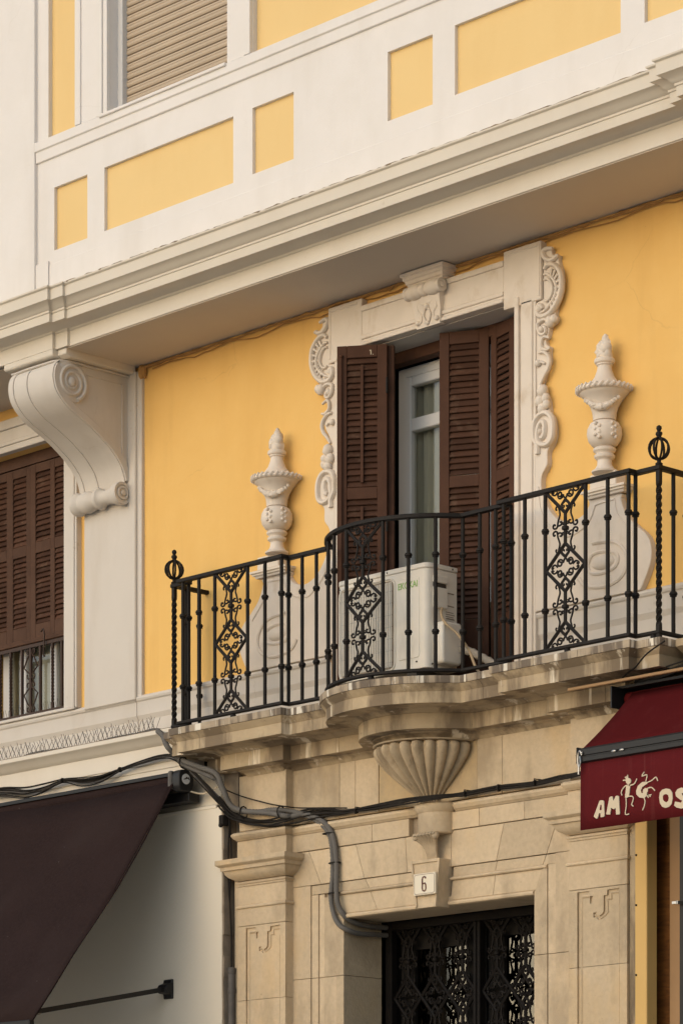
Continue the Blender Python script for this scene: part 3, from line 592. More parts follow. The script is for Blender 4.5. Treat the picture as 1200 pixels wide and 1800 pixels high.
# ---- balcony slab: every moulding follows one plan line
CX, CY, RB = .797, .0787, .70
plan = [(-1.335, .06), (-1.335, -.30), (-1.205, -.30), (-1.205, -.37), (-.185, -.37), (-.185, -.30)]
a_l = math.asin((CX - .203) / RB)
arc = [(CX + RB * math.sin(t), CY - RB * math.cos(t)) for t in [(-1 + 2 * k / 40) * 1.006 for k in range(41)]]
arc[0] = (arc[0][0], -.30); arc[-1] = (arc[-1][0], -.30)
plan += arc + [(1.785, -.30), (1.785, -.37), (2.815, -.37), (2.815, -.30), (2.99, -.30), (2.99, .06)]
def cut(path, cuts):
    """insert joint points; returns the new path and index ranges of the stones between them"""
    P = list(path); js = []
    for (x, y, horizontal) in cuts:
        for i in range(len(P) - 1):
            (x0, y0), (x1, y1) = P[i], P[i + 1]
            if horizontal and abs(y0 - y) < .02 and abs(y1 - y) < .02 and min(x0, x1) < x < max(x0, x1):
                P[i + 1:i + 1] = [(x - .0015, y0), (x + .0015, y0)]; js.append(P[i + 1]); break
    idx = sorted(P.index(j) for j in js); r_ = []; a = 0
    for j in idx: r_.append((a, j)); a = j + 1
    return P, r_ + [(a, len(P) - 1)]
arcj = [6, 14, 20, 27, 34]
def arccut(path):
    P = list(path); out = []
    for p in P:
        out.append(p)
    return out
P1, rng1 = cut(plan, [(-1.06, -.37, True), (-.62, -.37, True), (0.02, -.30, True), (1.60, -.30, True), (2.10, -.37, True), (2.46, -.37, True)])
# split the bow at a few joints too
def split_arc(P, rng, xs):
    for x in xs:
        for i in range(len(P) - 1):
            if P[i][1] < -.31 and abs(P[i][1] + .37) > .003 and P[i][0] < x < P[i + 1][0] and abs(P[i + 1][0] - P[i][0]) < .08 and math.hypot(P[i][0] - CX, P[i][1] - CY) < RB + .01 and P[i + 1][1] < -.30:
                (x0, y0), (x1, y1) = P[i], P[i + 1]; t = (x - x0) / (x1 - x0); q = (x, y0 + (y1 - y0) * t); dx, dy = (x1 - x0) * .03, (y1 - y0) * .03
                P[i + 1:i + 1] = [(q[0] - dx, q[1] - dy), (q[0] + dx, q[1] + dy)]
                new = []
                for a, b in rng:
                    if b <= i: new.append((a, b))
                    elif a > i: new.append((a + 2, b + 2))
                    else: new += [(a, i + 1), (i + 2, b + 2)]
                rng = new; break
    return P, rng
P1, rng1 = split_arc(P1, rng1, [.52, .93, 1.20])
slab = empty('balcony_slab', (.83, -.1, 4.75), H)
noz = [(.050, 5.445), (.052, 5.440), (.050, 5.400), (-.30, 5.400), (-.30, 5.445)]
cor = [(.044, 5.3985), (.036, 5.388), (.020, 5.372), (.010, 5.360), (.006, 5.356), (.010, 5.354), (.010, 5.284), (-.150, 5.285), (-.156, 5.280), (-.172, 5.275), (-.186, 5.268), (-.196, 5.262), (-.34, 5.262), (-.34, 5.3985)]
fas = [(-.200, 5.2605), (-.200, 5.163), (-.286, 5.163), (-.290, 5.152), (-.306, 5.146), (-.318, 5.134), (-.326, 5.122), (-.33, 5.119), (-.37, 5.119), (-.37, 5.2605)]
for i, (a, b) in enumerate(rng1):
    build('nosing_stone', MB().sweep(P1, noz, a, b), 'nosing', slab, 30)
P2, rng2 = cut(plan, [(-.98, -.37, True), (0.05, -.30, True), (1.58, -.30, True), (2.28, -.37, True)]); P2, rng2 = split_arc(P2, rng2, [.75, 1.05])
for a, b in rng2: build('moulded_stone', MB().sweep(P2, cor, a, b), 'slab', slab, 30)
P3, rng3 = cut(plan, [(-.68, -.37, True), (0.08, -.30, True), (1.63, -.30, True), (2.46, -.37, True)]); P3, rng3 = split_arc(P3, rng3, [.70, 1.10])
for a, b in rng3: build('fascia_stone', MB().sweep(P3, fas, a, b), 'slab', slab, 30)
fl = MB().prism(offs(plan, -.05), 5.425, 5.442, 'z'); build('balcony_floor', fl, 'slab', slab)
# fluted shell corbel under the bow
sh = empty('shell_corbel', (.80, .03, 4.76), H)
NL = 13
prof = [(.340, 5.114), (.364, 5.104), (.373, 5.086), (.369, 5.060), (.350, 5.028), (.318, 4.992), (.278, 4.952), (.232, 4.910), (.182, 4.868), (.134, 4.828), (.092, 4.790), (.065, 4.755)]
for k in range(NL):
    a0 = -180 + 180 * k / NL; a1 = a0 + 180 / NL; mbs = MB(); vs = []; fs = []; m = 7
    for r_, z in prof:
        for j in range(m):
            u = j / (m - 1); bulge = math.sin(math.pi * u) ** .7
            a = R(a0 + (a1 - a0) * u); rr = r_ * (.885 + .125 * bulge); vs.append((.80 + rr * math.cos(a), .035 + rr * math.sin(a), z))
    for i in range(len(prof) - 1):
        for j in range(m - 1): fs.append((i * m + j, i * m + j + 1, (i + 1) * m + j + 1, (i + 1) * m + j))
    build('flute', mbs.add(vs, fs), 'shell', sh, 60)
build('ring', MB().lathe([(.335, 5.113), (.375, 5.113), (.38, 5.121), (.33, 5.121)], .80, .035, 40, -180, 0), 'shell', sh, 30)

# ---- stone doorway wall
SW = empty('stone_doorway', (.84, .03, 0), H)
build('mortar_bed', holes(MB(), -1.05, 2.60, 0, 5.16, [(-.05, 1.72, 0, 4.13, .32)], .062, .32), 'mortar', SW)
def stone(poly, y, m='stone', y1=.10, bev=.002): return build('stone', MB().prism(poly, y, y1), m, SW, bevel=bev)
def course(xs, z0, z1, y, g=.0014, m='stone', y1=.10):
    for a, b in zip(xs, xs[1:]): stone([(a + g, z0 + g), (b - g, z0 + g), (b - g, z1 - g), (a + g, z1 - g)], y, m, y1)
course([-.52, -.05, .099, .317], 4.755, 5.135, .030); course([1.206, 1.423, 2.06], 4.755, 5.135, .030)
stone([(.319, 4.757), (1.204, 4.757), (1.204, 5.133), (.319, 5.133)], .034, 'niche')
course([-.52, -.10, .264, .606], 4.568, 4.683, .022); course([.94, 1.232, 1.621, 2.06], 4.568, 4.683, .022)
def quad(a0, a1, b1, b0, z0, z1, y, g=.0013):  # bottom-left, bottom-right, top-right, top-left
    stone([(a0 + g, z0 + g), (a1 - g, z0 + g), (b1 - g, z1 - g), (b0 + g, z1 - g)], y)
Z = (4.336, 4.566)
quad(-.52, -.229, -.345, -.52, *Z, .030); quad(-.229, .184, .104, -.345, *Z, .030); quad(.184, .580, .565, .104, *Z, .030); quad(.580, .977, .975, .565, *Z, .030)
quad(.977, 1.372, 1.438, .975, *Z, .030); quad(1.372, 1.800, 1.90, 1.438, *Z, .030); quad(1.800, 2.06, 2.06, 1.90, *Z, .030)
Z = (4.271, 4.334)
for a0, a1, b1, b0 in ((-.327, .221, .184, -.327), (.221, .70, .70, .184), (.99, 1.356, 1.372, .99), (1.356, 1.76, 1.79, 1.372), (1.76, 1.871, 1.871, 1.79)): quad(a0, a1, b1, b0, *Z, .038)
Z = (4.122, 4.249)
for a0, a1, b1, b0 in ((-.10, .291, .230, -.148), (.291, .72, .70, .230), (.96, 1.333, 1.352, .98), (1.333, 1.70, 1.755, 1.352)): quad(a0, a1, b1, b0, *Z, .042)
# mouldings of the architrave
def run(name, path, prof, m='stone'): return build(name, MB().sweep(path, prof), m, SW, 28)
amp = [(0, 4.249), (.010, 4.250), (.016, 4.256), (.016, 4.262), (.008, 4.268), (.004, 4.272), (-.03, 4.272), (-.03, 4.249)]
run('architrave_moulding', [(-.148, .040), (.72, .040)], amp); run('architrave_moulding', [(.97, .040), (1.80, .040)], amp)
amp = [(-.03, 4.090), (.004, 4.090), (.014, 4.095), (.018, 4.105), (.012, 4.116), (.002, 4.121), (-.03, 4.121)]
run('lintel_moulding', [(-.017, .042), (.74, .042)], amp); run('lintel_moulding', [(.95, .042), (1.688, .042)], amp)
# jamb stones
def jamb(x0, x1, y):
    zs = [0, .75, 1.5, 2.25, 3.0, 3.70]
    return zs
for z0, z1 in ((0, .9), (.9, 1.8), (1.8, 2.75), (2.75, 3.715), (3.715, 4.336)):
    g_ = .0014; zt_ = z1 - g_
    stone([(-.52, z0 + g_), (-.329, z0 + g_), (-.329, zt_), (-.52, zt_)], .030)
    z2 = min(zt_, 4.2695)
    stone([(-.326, z0 + g_), (-.262, z0 + g_), (-.262, z2), (-.326, z2)], .038)
    z3 = min(zt_, 4.27); stone([(-.259, z0 + g_), (-.209, z0 + g_), (-.209, z3), (-.259, z3)], .046)
    z4 = min(zt_, 4.247); stone([(-.206, z0 + g_), (-.092, z0 + g_), (-.092, 4.118), (-.147, z4), (-.206, z4)] if z1 > 4 else [(-.206, z0 + g_), (-.092, z0 + g_), (-.092, zt_), (-.206, zt_)], .042)
    z5 = min(zt_, 4.12); stone([(-.089, z0 + g_), (-.017, z0 + g_), (-.017, z5), (-.089, z5)], .036, y1=.39)
    stone([(1.690, z0 + g_), (1.798, z0 + g_), (1.798, 4.268), (1.757, 4.247), (1.702, 4.121), (1.690, z5)] if z1 > 4 else [(1.690, z0 + g_), (1.798, z0 + g_), (1.798, zt_), (1.690, zt_)], .036, y1=.39)
    stone([(1.801, z0 + g_), (1.869, z0 + g_), (1.869, z2), (1.801, z2 if z1 < 4 else 4.30)], .042)
    stone([(1.872, z0 + g_), (2.06, z0 + g_), (2.06, zt_), (1.872, zt_)], .032)
build('lintel_soffit', MB().box(-.017, 1.688, .046, .40, 4.092, 4.15), 'stone', SW)
# string course, broken forward round the keystone drum
dr = [(.855 + .137 * math.cos(R(t)), -.02 + .115 * math.sin(R(t))) for t in range(180, 361, 12)]
spath = [(-.52, .03), (.60, .03), (.60, .01), (.715, .01)] + [(.855 + .135 * math.cos(R(t)), .0 + .115 * math.sin(R(t))) for t in range(180, 361, 15)] + [(.995, .01), (1.06, .03), (2.06, .03)]
run('string_course', [(-.52, .03), (.700, .03)], [(-.05, 4.685), (.004, 4.685), (.010, 4.692), (.022, 4.700), (.028, 4.712), (.034, 4.720), (.034, 4.732), (.022, 4.742), (-.05, 4.752)])
run('string_course', [(1.02, .03), (2.06, .03)], [(-.05, 4.685), (.004, 4.685), (.010, 4.692), (.022, 4.700), (.028, 4.712), (.034, 4.720), (.034, 4.732), (.022, 4.742), (-.05, 4.752)])
build('keystone_drum', MB().lathe([(.02, 4.545), (.125, 4.548), (.132, 4.556), (.132, 4.682), (.142, 4.69), (.150, 4.705), (.160, 4.72), (.160, 4.735), (.145, 4.745), (.05, 4.76)], .862, .02, 30, -190, 10, .85), 'stone', SW, 35)
ac = MB()
for t in range(-3, 4):
    x = .862 + t * .028; ac.tube(smoothpath([(.865 + t * .012, -.012, 4.35), (.865 + t * .011, -.03, 4.42), (.865 + t * .016, -.05, 4.48), (x, -.085, 4.525), (x * 1.0, -.105, 4.545)], 4), .014, 6, taper=None)
ac.ball((.775, -.085, 4.528), .022).ball((.950, -.085, 4.528), .024)
build('acanthus', ac, 'stone', SW, 50)
kb = MB(); kp = [(.705, 4.385), (.970, 4.385), (.935, 4.078), (.757, 4.078)]
build('keystone', MB().prism(kp, -.060, .06), 'stone', SW, bevel=.004)
for pl_ in ([(.705, 4.385), (.725, 4.385), (.767, 4.10), (.757, 4.078)], [(.950, 4.385), (.970, 4.385), (.935, 4.078), (.926, 4.10)], [(.725, 4.385), (.950, 4.385), (.948, 4.366), (.728, 4.366)]): kb.prism(pl_, -.070, -.058)
build('keystone_border', kb, 'stone', SW, bevel=.002)

# ---- pilasters
def plate(name, outer, hs_, y0, y1, m, parent):
    """flat plate in the facade plane with real openings cut through it"""
    cu = bpy.data.curves.new(name, 'CURVE'); cu.dimensions = '2D'; cu.fill_mode = 'BOTH'; cu.extrude = abs(y1 - y0) / 2
    for L in [outer] + hs_:
        sp = cu.splines.new('POLY'); sp.points.add(len(L) - 1); sp.use_cyclic_u = True
        for p, q in zip(sp.points, L): p.co = (q[0], q[1], 0, 1)
    tmp = bpy.data.objects.new(name, cu); COL.objects.link(tmp); dg = bpy.context.evaluated_depsgraph_get()
    me = bpy.data.meshes.new_from_object(tmp.evaluated_get(dg)); bpy.data.objects.remove(tmp)
    me.materials.clear(); me.materials.append(M[m]); me.transform(Matrix.Rotation(R(90), 4, 'X'))
    xs = [p[0] for p in outer]; zs = [p[1] for p in outer]; org = Vector((sum((min(xs), max(xs))) / 2, (y0 + y1) / 2, min(zs)))
    me.transform(Matrix.Translation((-org.x, 0, -org.z)))
    o = bpy.data.objects.new(name, me); COL.objects.link(o); o.parent = parent; o.location = org - Vector(WL[parent.name]); WL[o.name] = tuple(org)
    return o
def pilaster(x0, x1, c, dx, dz):
    """c: left edge of the sunk border; dx, dz shift the stepped head of the border"""
    P = empty('pilaster', ((x0 + x1) / 2, -.04, 0), H); e = c + .046; F, B = -.040, -.027
    sec = [(x0, .035), (x0, F), (c, F), (c, B), (e, B), (e, F), (x1, F), (x1, .035)]
    for a, b in ((0, .95), (.95, 1.9), (1.9, 2.75), (2.75, 3.60)): build('shaft_stone', MB().prism(sec, a + .0015, b - .0015, 'z'), 'stone', P)
    sh_ = lambda L: [(x + dx, z + dz) for x, z in L]
    top = 4.0735 + dz; cz = 4.061 + dz
    outer = [(x0, 3.6015), (c, 3.6015), (c, cz)] + sh_([(2.215, 4.061), (2.215, 4.016)]) + [(e, cz - .045), (e, 3.6015), (x1, 3.6015), (x1, top), (x0, top)]
    h1 = sh_([(2.219, 4.029), (2.246, 4.029), (2.246, 3.984), (2.219, 3.984)])
    h2 = sh_([(2.456, 4.059), (2.359, 4.055), (2.359, 4.026), (2.330, 4.024), (2.330, 3.929), (2.320, 3.915), (2.297, 3.904), (2.278, 3.914), (2.268, 3.926), (2.248, 3.926), (2.248, 3.896), (2.271, 3.896), (2.284, 3.882), (2.305, 3.876), (2.33, 3.880), (2.347, 3.898), (2.387, 3.899), (2.387, 3.981), (2.416, 3.978), (2.416, 4.021), (2.456, 4.022)])
    plate('panel_head', outer, [h1, h2], F, B, 'stone', P)
    build('shaft_stone', MB().box(x0, x1, B, .035, 3.6015, top), 'stone', P)
    gb = MB(); m_ = (c + e) / 2
    gb.tube([(m_ + .006, B, .1), (m_ + .006, B, cz - .03)], .0085, 6); gb.tube([(m_ + .006, B, cz - .03)] + [(x, B, z) for x, z in sh_([(2.215, 4.032)])], .0085, 6)
    gb.tube([(x, B, z) for x, z in sh_([(2.456, 4.036), (2.385, 4.036), (2.385, 4.0), (2.352, 4.0), (2.352, 3.92), (2.335, 3.905), (2.30, 3.890), (2.275, 3.910), (2.25, 3.912)])], .0075, 6)
    build('border_roll', gb, 'stone', P, 40, kind='stuff')
    build('panel_edge', MB().box(c + .336, c + .340, F - .002, F + .01, .2, 4.02), 'stone', P)
    build('neck_stone', MB().box(x0, x1, -.040, .035, 4.0765 + dz, 4.232), 'stone', P, bevel=.003)
    pr = lambda L: MB().sweep([(x0, .036), (x0, -.040), (x1, -.040), (x1, .036)], L)
    build('astragal', pr([(-.03, 4.226), (.006, 4.226), (.012, 4.230), (.014, 4.238), (.010, 4.245), (.004, 4.249), (-.03, 4.249)]), 'stone', P, 30)
    build('neck_stone', MB().box(x0, x1, -.036, .035, 4.249, 4.378), 'stone', P, bevel=.003)
    build('neck_moulding', pr([(-.03, 4.378), (.002, 4.378), (.004, 4.390), (.012, 4.394), (.014, 4.404), (.006, 4.410), (-.03, 4.418)]), 'stone', P, 30)
    build('capital', pr([(-.03, 4.414), (.004, 4.416), (.018, 4.424), (.045, 4.440), (.062, 4.460), (.068, 4.478), (.072, 4.482), (.084, 4.484), (.086, 4.508), (.096, 4.512), (.110, 4.522), (.112, 4.526), (.112, 4.556), (-.03, 4.566)]), 'stone', P, 25)
    build('upper_stone', MB().box(x0 - .012, x1 + .004, -.036, .035, 4.568, 4.69), 'stone', P, bevel=.003)
    build('string_moulding', pr([(-.03, 4.690), (.006, 4.690), (.012, 4.698), (.022, 4.704), (.030, 4.716), (.034, 4.722), (.034, 4.734), (.02, 4.745), (-.03, 4.752)]), 'stone', P, 28)
    build('frieze_stone', MB().box(x0 + .01, x1, -.036, .035, 4.754, 5.13), 'stone', P, bevel=.003)
    return P
pilaster(-.975, -.500, -.893, -3.01, .03)
pilaster(2.045, 2.518, 2.117, 0, 0)
build('pilaster_side', MB().box(-1.02, -.976, -.028, .035, 0, 4.43), 'stone', SW)

# ---- iron door in the doorway
def motif():
    """one lattice cell of the scroll ironwork: lists of (u, v) lines for bars and for scrolls; u in -.155...155, v in 0...0.95"""
    bars, scr = [], []
    W = .155
    for c in (0.0, .475, .95):
        for s in (-1, 1):
            if c > 0: bars.append([(s * W, c), (0, c - .145)])
            if c < .95: bars.append([(s * W, c), (0, c + .145)])
    for c in (.145, .62): bars.append([(0, c), (0, c + .185)])
    def spi(cx, cz, r_, a0, turns, n=12): return [(cx + r_ * (1 - .72 * k / n) * math.cos(a0 + turns * 6.283 * k / n), cz + r_ * (1 - .72 * k / n) * math.sin(a0 + turns * 6.283 * k / n)) for k in range(n + 1)]
    for s in (-1, 1):
        for c in (.2375, .7125):          # lyres either side of each collar
            for t in (-1, 1):
                p = [(.070, .118), (.076, .128), (.068, .140), (.056, .136), (.052, .122), (.046, .105), (.044, .085), (.054, .060), (.062, .035), (.064, .018), (.072, .010), (.086, .008), (.097, .016), (.096, .030), (.086, .034), (.082, .026)]
                scr.append([(s * a, c + t * b) for a, b in p])
                scr.append([(s * a, c + t * b) for a, b in [(.062, .028), (.050, .022), (.036, .024), (.028, .034), (.034, .044), (.043, .042)]])
                scr.append([(s * a, c + t * b) for a, b in [(.020, .040), (.024, .030), (.016, .024)]])
        for c, ts in ((0, (1,)), (.475, (1, -1)), (.95, (-1,))):
            for t in ts:
                p = [(.000, .070), (.020, .085), (.028, .100), (.020, .110), (.010, .106), (.012, .098)]
                scr.append([(s * a, c + t * b) for a, b in p])
                p = [(.004, .066), (.028, .088), (.020, .070), (.006, .050), (.012, .030), (.030, .012)]
                scr.append([(s * .002, c + t * .062), (s * .026, c + t * .082), (s * .034, c + t * .096)])
                scr.append([(-s * .026, c + t * .088), (-s * .010, c + t * .068), (s * .008, c + t * .050), (s * .016, c + t * .034)] + [(s * a, c + t * b) for a, b in spi(.042, .030, .026, math.pi, -1.35)])
                scr.append([(s * a, c + t * b) for a, b in [(.062, .010), (.075, .022), (.090, .026), (.104, .018), (.108, .008), (.098, .006), (.094, .014)]])
    return bars, scr
BARS, SCR = motif()
SCR = [[(p.x, p.y) for p in smoothpath([(a, b, 0) for a, b in L], 2)] for L in SCR]
IG = empty('iron_gate', (.83, .44, 0), H)
fr = MB().box(.0, .06, .405, .46, 0, 4.088).box(1.62, 1.688, .405, .46, 0, 4.088).box(.06, 1.62, .405, .46, 4.03, 4.088).box(.82, .845, .395, .46, 0, 4.03).box(.85, .875, .40, .46, 0, 4.03)
build('gate_frame', fr, 'gate', IG, bevel=.004)
gm = None
def iron_panel(mapf, su=1.0, r1=.011, r2=.0062, collars=True, zscale=1.0):
    mb = MB()
    for L in BARS: mb.tube([mapf(u * su + (L[1][0] - L[0][0]) * su * t * 0 + ((L[1][0] - L[0][0]) * t) * su, L[0][1] + (L[1][1] - L[0][1]) * t) for u, t in ((L[0][0], 0), (L[0][0], .5), (L[0][0], 1))], r1, 6)
    for L in SCR: mb.tube([mapf(u * su, v) for u, v in L], r2, 5)
    if collars:
        for c in (.2375, .7125):
            p = Vector(mapf(0, c)); mb.lathe([(.012, p.z - .014), (.021, p.z - .010), (.023, p.z), (.021, p.z + .010), (.012, p.z + .014)], p.x, p.y, 10)
    return mb
for i, x in enumerate((.19, .44, .69, 1.0, 1.25, 1.50)):
    for j in range(4):
        z0 = 3.10 - j * .95
        if gm is None: gm = build('scroll_lattice', iron_panel(lambda u, v: (x + u, .435, z0 + v), .80, .0125, .0075), 'gate', IG, 50); gz = WL[gm.name]
        else: inst(gm, (gz[0] + x - .19, gz[1], gz[2] - j * .95), IG)
wd = MB().box(.06, .19, .50, .56, 0, 4.03).box(.66, .84, .50, .56, 0, 4.03).box(.19, .66, .50, .56, 3.90, 4.03).box(.86, 1.0, .50, .56, 0, 4.03).box(1.46, 1.65, .50, .56, 0, 4.03).box(1.0, 1.46, .50, .56, 3.93, 4.03)
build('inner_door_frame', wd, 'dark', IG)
build('pane', pane(.19, .50, .525, 0, 3.9), 'glassdark', IG); build('pane', pane(.503, .66, .520, 0, 3.9), 'glassrefl', IG); build('pane', pane(1.0, 1.46, .525, 0, 3.93), 'glassrefl', IG)

# ---- shop front to the left
lp = [(-6.5, 0), (-1.42, 0)]
build('shop_cornice', MB().sweep(lp, [(-.05, 5.415), (.10, 5.500), (.225, 5.508), (.232, 5.500), (.232, 5.478), (.222, 5.470), (.205, 5.462), (.185, 5.436), (.158, 5.418), (.150, 5.414), (.150, 5.300), (.142, 5.296), (.142, 5.255), (.135, 5.250), (.135, 5.16), (.02, 5.12), (-.05, 5.12)][::1]), 'cream', H, 28)
build('ledge_dirt', MB().box(-6.5, -1.46, -.226, -.10, 5.500, 5.511), 'dirt', H)
build('shop_wall', MB().box(-6.5, -1.072, -.10, .35, 0, 4.935), 'plaster', H, bevel=.006)
build('shop_lintel', MB().prism([(-.03, 5.2), (-.055, 5.2), (-.058, 5.02), (-.075, 4.965), (-.105, 4.948), (-.105, 4.93), (-.03, 4.93)], -6.5, -1.125, 'x'), 'plaster', H, 30)
eg = MB(); 
for k in range(34): z = k * .145; eg.box(-1.074 + random.uniform(-.004, .004), -1.058 + random.uniform(-.006, .006), -.096, .02, z, z + .1449)
build('broken_edge', eg, 'edge', H)
build('corner_fill', MB().box(-1.30, -.98, -.03, .2, 4.9, 5.45), 'edge', H)

# ---- shop front to the right
build('shop_cornice', MB().sweep([(3.06, 0), (6.5, 0)], [(-.05, 5.415), (.10, 5.45), (.225, 5.445), (.232, 5.44), (.232, 5.40), (.15, 5.36), (.15, 5.30), (-.05, 5.30)]), 'slab', H, 28)
build('stone_return', MB().box(2.522, 2.565, -.02, .3, 0, 5.1), 'slab', H)
build('timber_post', MB().box(2.588, 2.682, -.05, .045, 0, 5.0), 'ochrepost', H, bevel=.004)
pp = MB()
for z in (3.52, 3.94, 4.24): pp.ball((2.600, -.051, z), .007)
build('screw_hole', pp, 'dark', H, kind='stuff')
build('stained_board', MB().box(2.566, 2.95, .125, .15, 0, 5.0), 'ply', H)
build('timber_post', MB().box(2.745, 2.83, .085, .125, 0, 5.0), 'tanpost', H, bevel=.003)
build('shop_door_frame', MB().box(2.85, 2.96, .05, .13, 0, 5.0), 'blackal', H, bevel=.004)
build('door_handle', MB().box(2.835, 2.875, .0, .05, 3.93, 3.945).box(2.87, 2.88, -.0, .05, 3.928, 3.947), 'steel', H)
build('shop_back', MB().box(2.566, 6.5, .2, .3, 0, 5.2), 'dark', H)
rp = smoothpath([(2.575, .0, 4.45), (2.577, .0, 4.2), (2.570, .0, 3.9), (2.566, .0, 3.75), (2.574, .0, 3.5), (2.576, .0, 3.3)], 5)
build('thin_pipe', MB().tube(rp, .006, 6), 'copper', H)

# ------------------------------------------------------------------ balcony railing
RL = empty('balcony_railing', (.83, -.3, 5.445)); tag(RL, 'black wrought iron balcony railing with scroll panels and a bowed middle, on the stone slab', 'railing')
def rail(z, hw, h, name):
    def ring(path, nm): build(nm, MB().sweep(path, [(hw, z), (hw, z + h), (-hw, z + h), (-hw, z)]), 'iron', RL, 30, bevel=.003)
    k0 = 4
    ring([(-1.335, .03), (-1.335, -.30), (-1.17, -.30)], name); ring([(-1.222, -.366), (-.186, -.366), (-.186, -.30), (.185, -.30)], name)
    ring(arc + [(1.80, -.30)], name); ring([(1.762, -.366), (2.814, -.366), (2.814, -.30), (2.99, -.30), (2.99, .03)], name)
rail(6.436, .021, .026, 'top_rail'); rail(5.476, .018, .020, 'bottom_rail')
bar0 = None; col0 = None
def bar(x, y):
    global bar0, col0
    if bar0 is None:
        bar0 = build('bar', MB().lathe([(.0125, 5.49), (.0125, 6.44)], x, y, 10), 'iron', RL, 40); b = bar0
        for z in (6.207, 5.727):
            c = MB().lathe([(.012, z - .017), (.020, z - .015), (.0215, z - .010), (.019, z - .007), (.0245, z - .003), (.0245, z + .006), (.021, z + .009), (.020, z + .014), (.012, z + .017)], x, y, 12)
            if col0 is None: col0 = build('collar', c, 'iron', b, 30)
            else: inst(col0, (x, y, z - .017), b)
    else:
        b = inst(bar0, (x, y, 5.49), RL)
        for z in (6.207, 5.727): inst(col0, (x, y, z - .017), b)
for x in (-1.169, -1.005, -.844, -.517, -.347, -.186): bar(x, -.366)
for x in (1.808, 1.983, 2.151, 2.475, 2.650, 2.812): bar(x, -.366)
for x in (-1.184, -.190, -.059, .076): bar(x, -.30)
for x in (1.544, 1.679, 1.809, 2.809): bar(x, -.30)
for d in (-51, -37, -23.4, -9.6, 16, 30, 44, 58): bar(CX + RB * math.sin(R(d)), CY - RB * math.cos(R(d)))
for y in (-.19, -.07): bar(-1.335, y)
for y in (-.17, -.05): bar(2.99, y)
build('scroll_panel', iron_panel(lambda u, v: (-.681 + u, -.366, 5.495 + v * .992)), 'iron', RL, 50)
build('scroll_panel', iron_panel(lambda u, v: (2.313 + u, -.366, 5.495 + v * .992)), 'iron', RL, 50)
build('scroll_panel', iron_panel(lambda u, v: (CX + RB * math.sin(R(3.2) + u / RB), CY - RB * math.cos(R(3.2) + u / RB), 5.495 + v * .992)), 'iron', RL, 50)
feet = None
for x, y in ((-1.30, -.30), (-.66, -.366), (.90, -.61), (2.33, -.366), (1.70, -.30), (2.95, -.30)): build('foot', MB().lathe([(.014, 5.442), (.020, 5.446), (.020, 5.470), (.014, 5.478)], x, y, 10), 'iron', RL, 40)
for x in (-1.335, 2.99):
    build('twisted_post', twisted(x, -.30, 5.45, 6.44, .0135, 5, 80), 'iron', RL)
    fn = MB(); zc = 6.56
    for k in range(8):
        a = math.pi * 2 * k / 8 + .2; fn.tube([(x + .062 * math.sin(t) * math.cos(a), -.30 + .062 * math.sin(t) * math.sin(a), zc + .062 * math.cos(t)) for t in [math.pi * j / 10 for j in range(11)]], .0072, 6)
    fn.lathe([(.012, 6.455), (.022, 6.465), (.022, 6.474), (.013, 6.480), (.012, 6.490), (.018, 6.496), (.018, 6.503), (.010, 6.506)], x, -.30, 12)
    fn.lathe([(.010, 6.615), (.018, 6.622), (.014, 6.632), (.021, 6.645), (.019, 6.656), (.010, 6.662), (.012, 6.668), (.017, 6.678), (.015, 6.690), (.004, 6.698)], x, -.30, 12)
    build('ball_finial', fn, 'iron', RL, 45)

# ------------------------------------------------------------------ air conditioner
AC = empty('air_conditioner', (.74, -.22, 5.45)); tag(AC, 'old white air conditioner outdoor unit standing on the balcony behind the bowed railing', 'air conditioner')
ax0, ax1, ay0, ay1, az0, az1 = .335, 1.150, -.365, -.095, 5.535, 6.195
rc = lambda x0, x1, y0, y1, r_, n=6: [(x1 - r_ + r_ * math.cos(t), y0 + r_ - r_ * math.sin(t)) for t in [math.pi / 2 * k / n for k in range(n + 1)]][::-1] + [(x1, y1), (x0, y1)] + [(x0 + r_ - r_ * math.sin(t), y0 + r_ - r_ * math.cos(t)) for t in [math.pi / 2 * (1 - k / n) for k in range(n + 1)]]
build('casing', MB().prism(rc(ax0, ax1, ay0, ay1, .045), az0, az1 - .034, 'z'), 'ac', AC, 35, bevel=.003)
build('top_lid', MB().prism(rc(ax0 - .004, ax1 + .004, ay0 - .004, ay1 + .003, .047), az1 - .033, az1, 'z'), 'ac', AC, 35, bevel=.006, segs=2)
def rrect(x0, x1, z0, z1, r_, n=5):
    p = []
    for cx, cz, a in ((x1 - r_, z1 - r_, 0), (x0 + r_, z1 - r_, 90), (x0 + r_, z0 + r_, 180), (x1 - r_, z0 + r_, 270)):
        p += [(cx + r_ * math.cos(R(a + 90 * k / n)), cz + r_ * math.sin(R(a + 90 * k / n))) for k in range(n + 1)]
    return p
gx0, gx1, gz0, gz1 = .375, .855, 5.565, 6.125
gp = build('grille', MB().prism(rrect(gx0, gx1, gz0, gz1, .04), ay0 - .003, ay0 + .01), 'grille', AC)
vb = MB(); x = gx0 + .014
v0 = None
while x < gx1 - .008:
    if v0 is None: v0 = build('grille_bar', MB().box(x - .0035, x + .0035, ay0 - .011, ay0 - .002, gz0 + .012, gz1 - .012), 'ac', gp)
    else: inst(v0, (x, ay0 - .0065, gz0 + .012), gp)
    x += .0155
for z in [gz0 + .04 + k * .075 for k in range(7)]: vb.box(gx0 + .01, gx1 - .01, ay0 - .006, ay0 - .003, z, z + .004)
build('grille_wire', vb, 'ac_dark', gp, kind='stuff')
outl = rrect(gx0 - .012, gx1 + .012, gz0 - .012, gz1 + .012, .05)
build('grille_rim', MB().tube([(a, ay0 - .002, b) for a, b in outl + outl[:1]], .007, 6), 'ac', AC, 50)
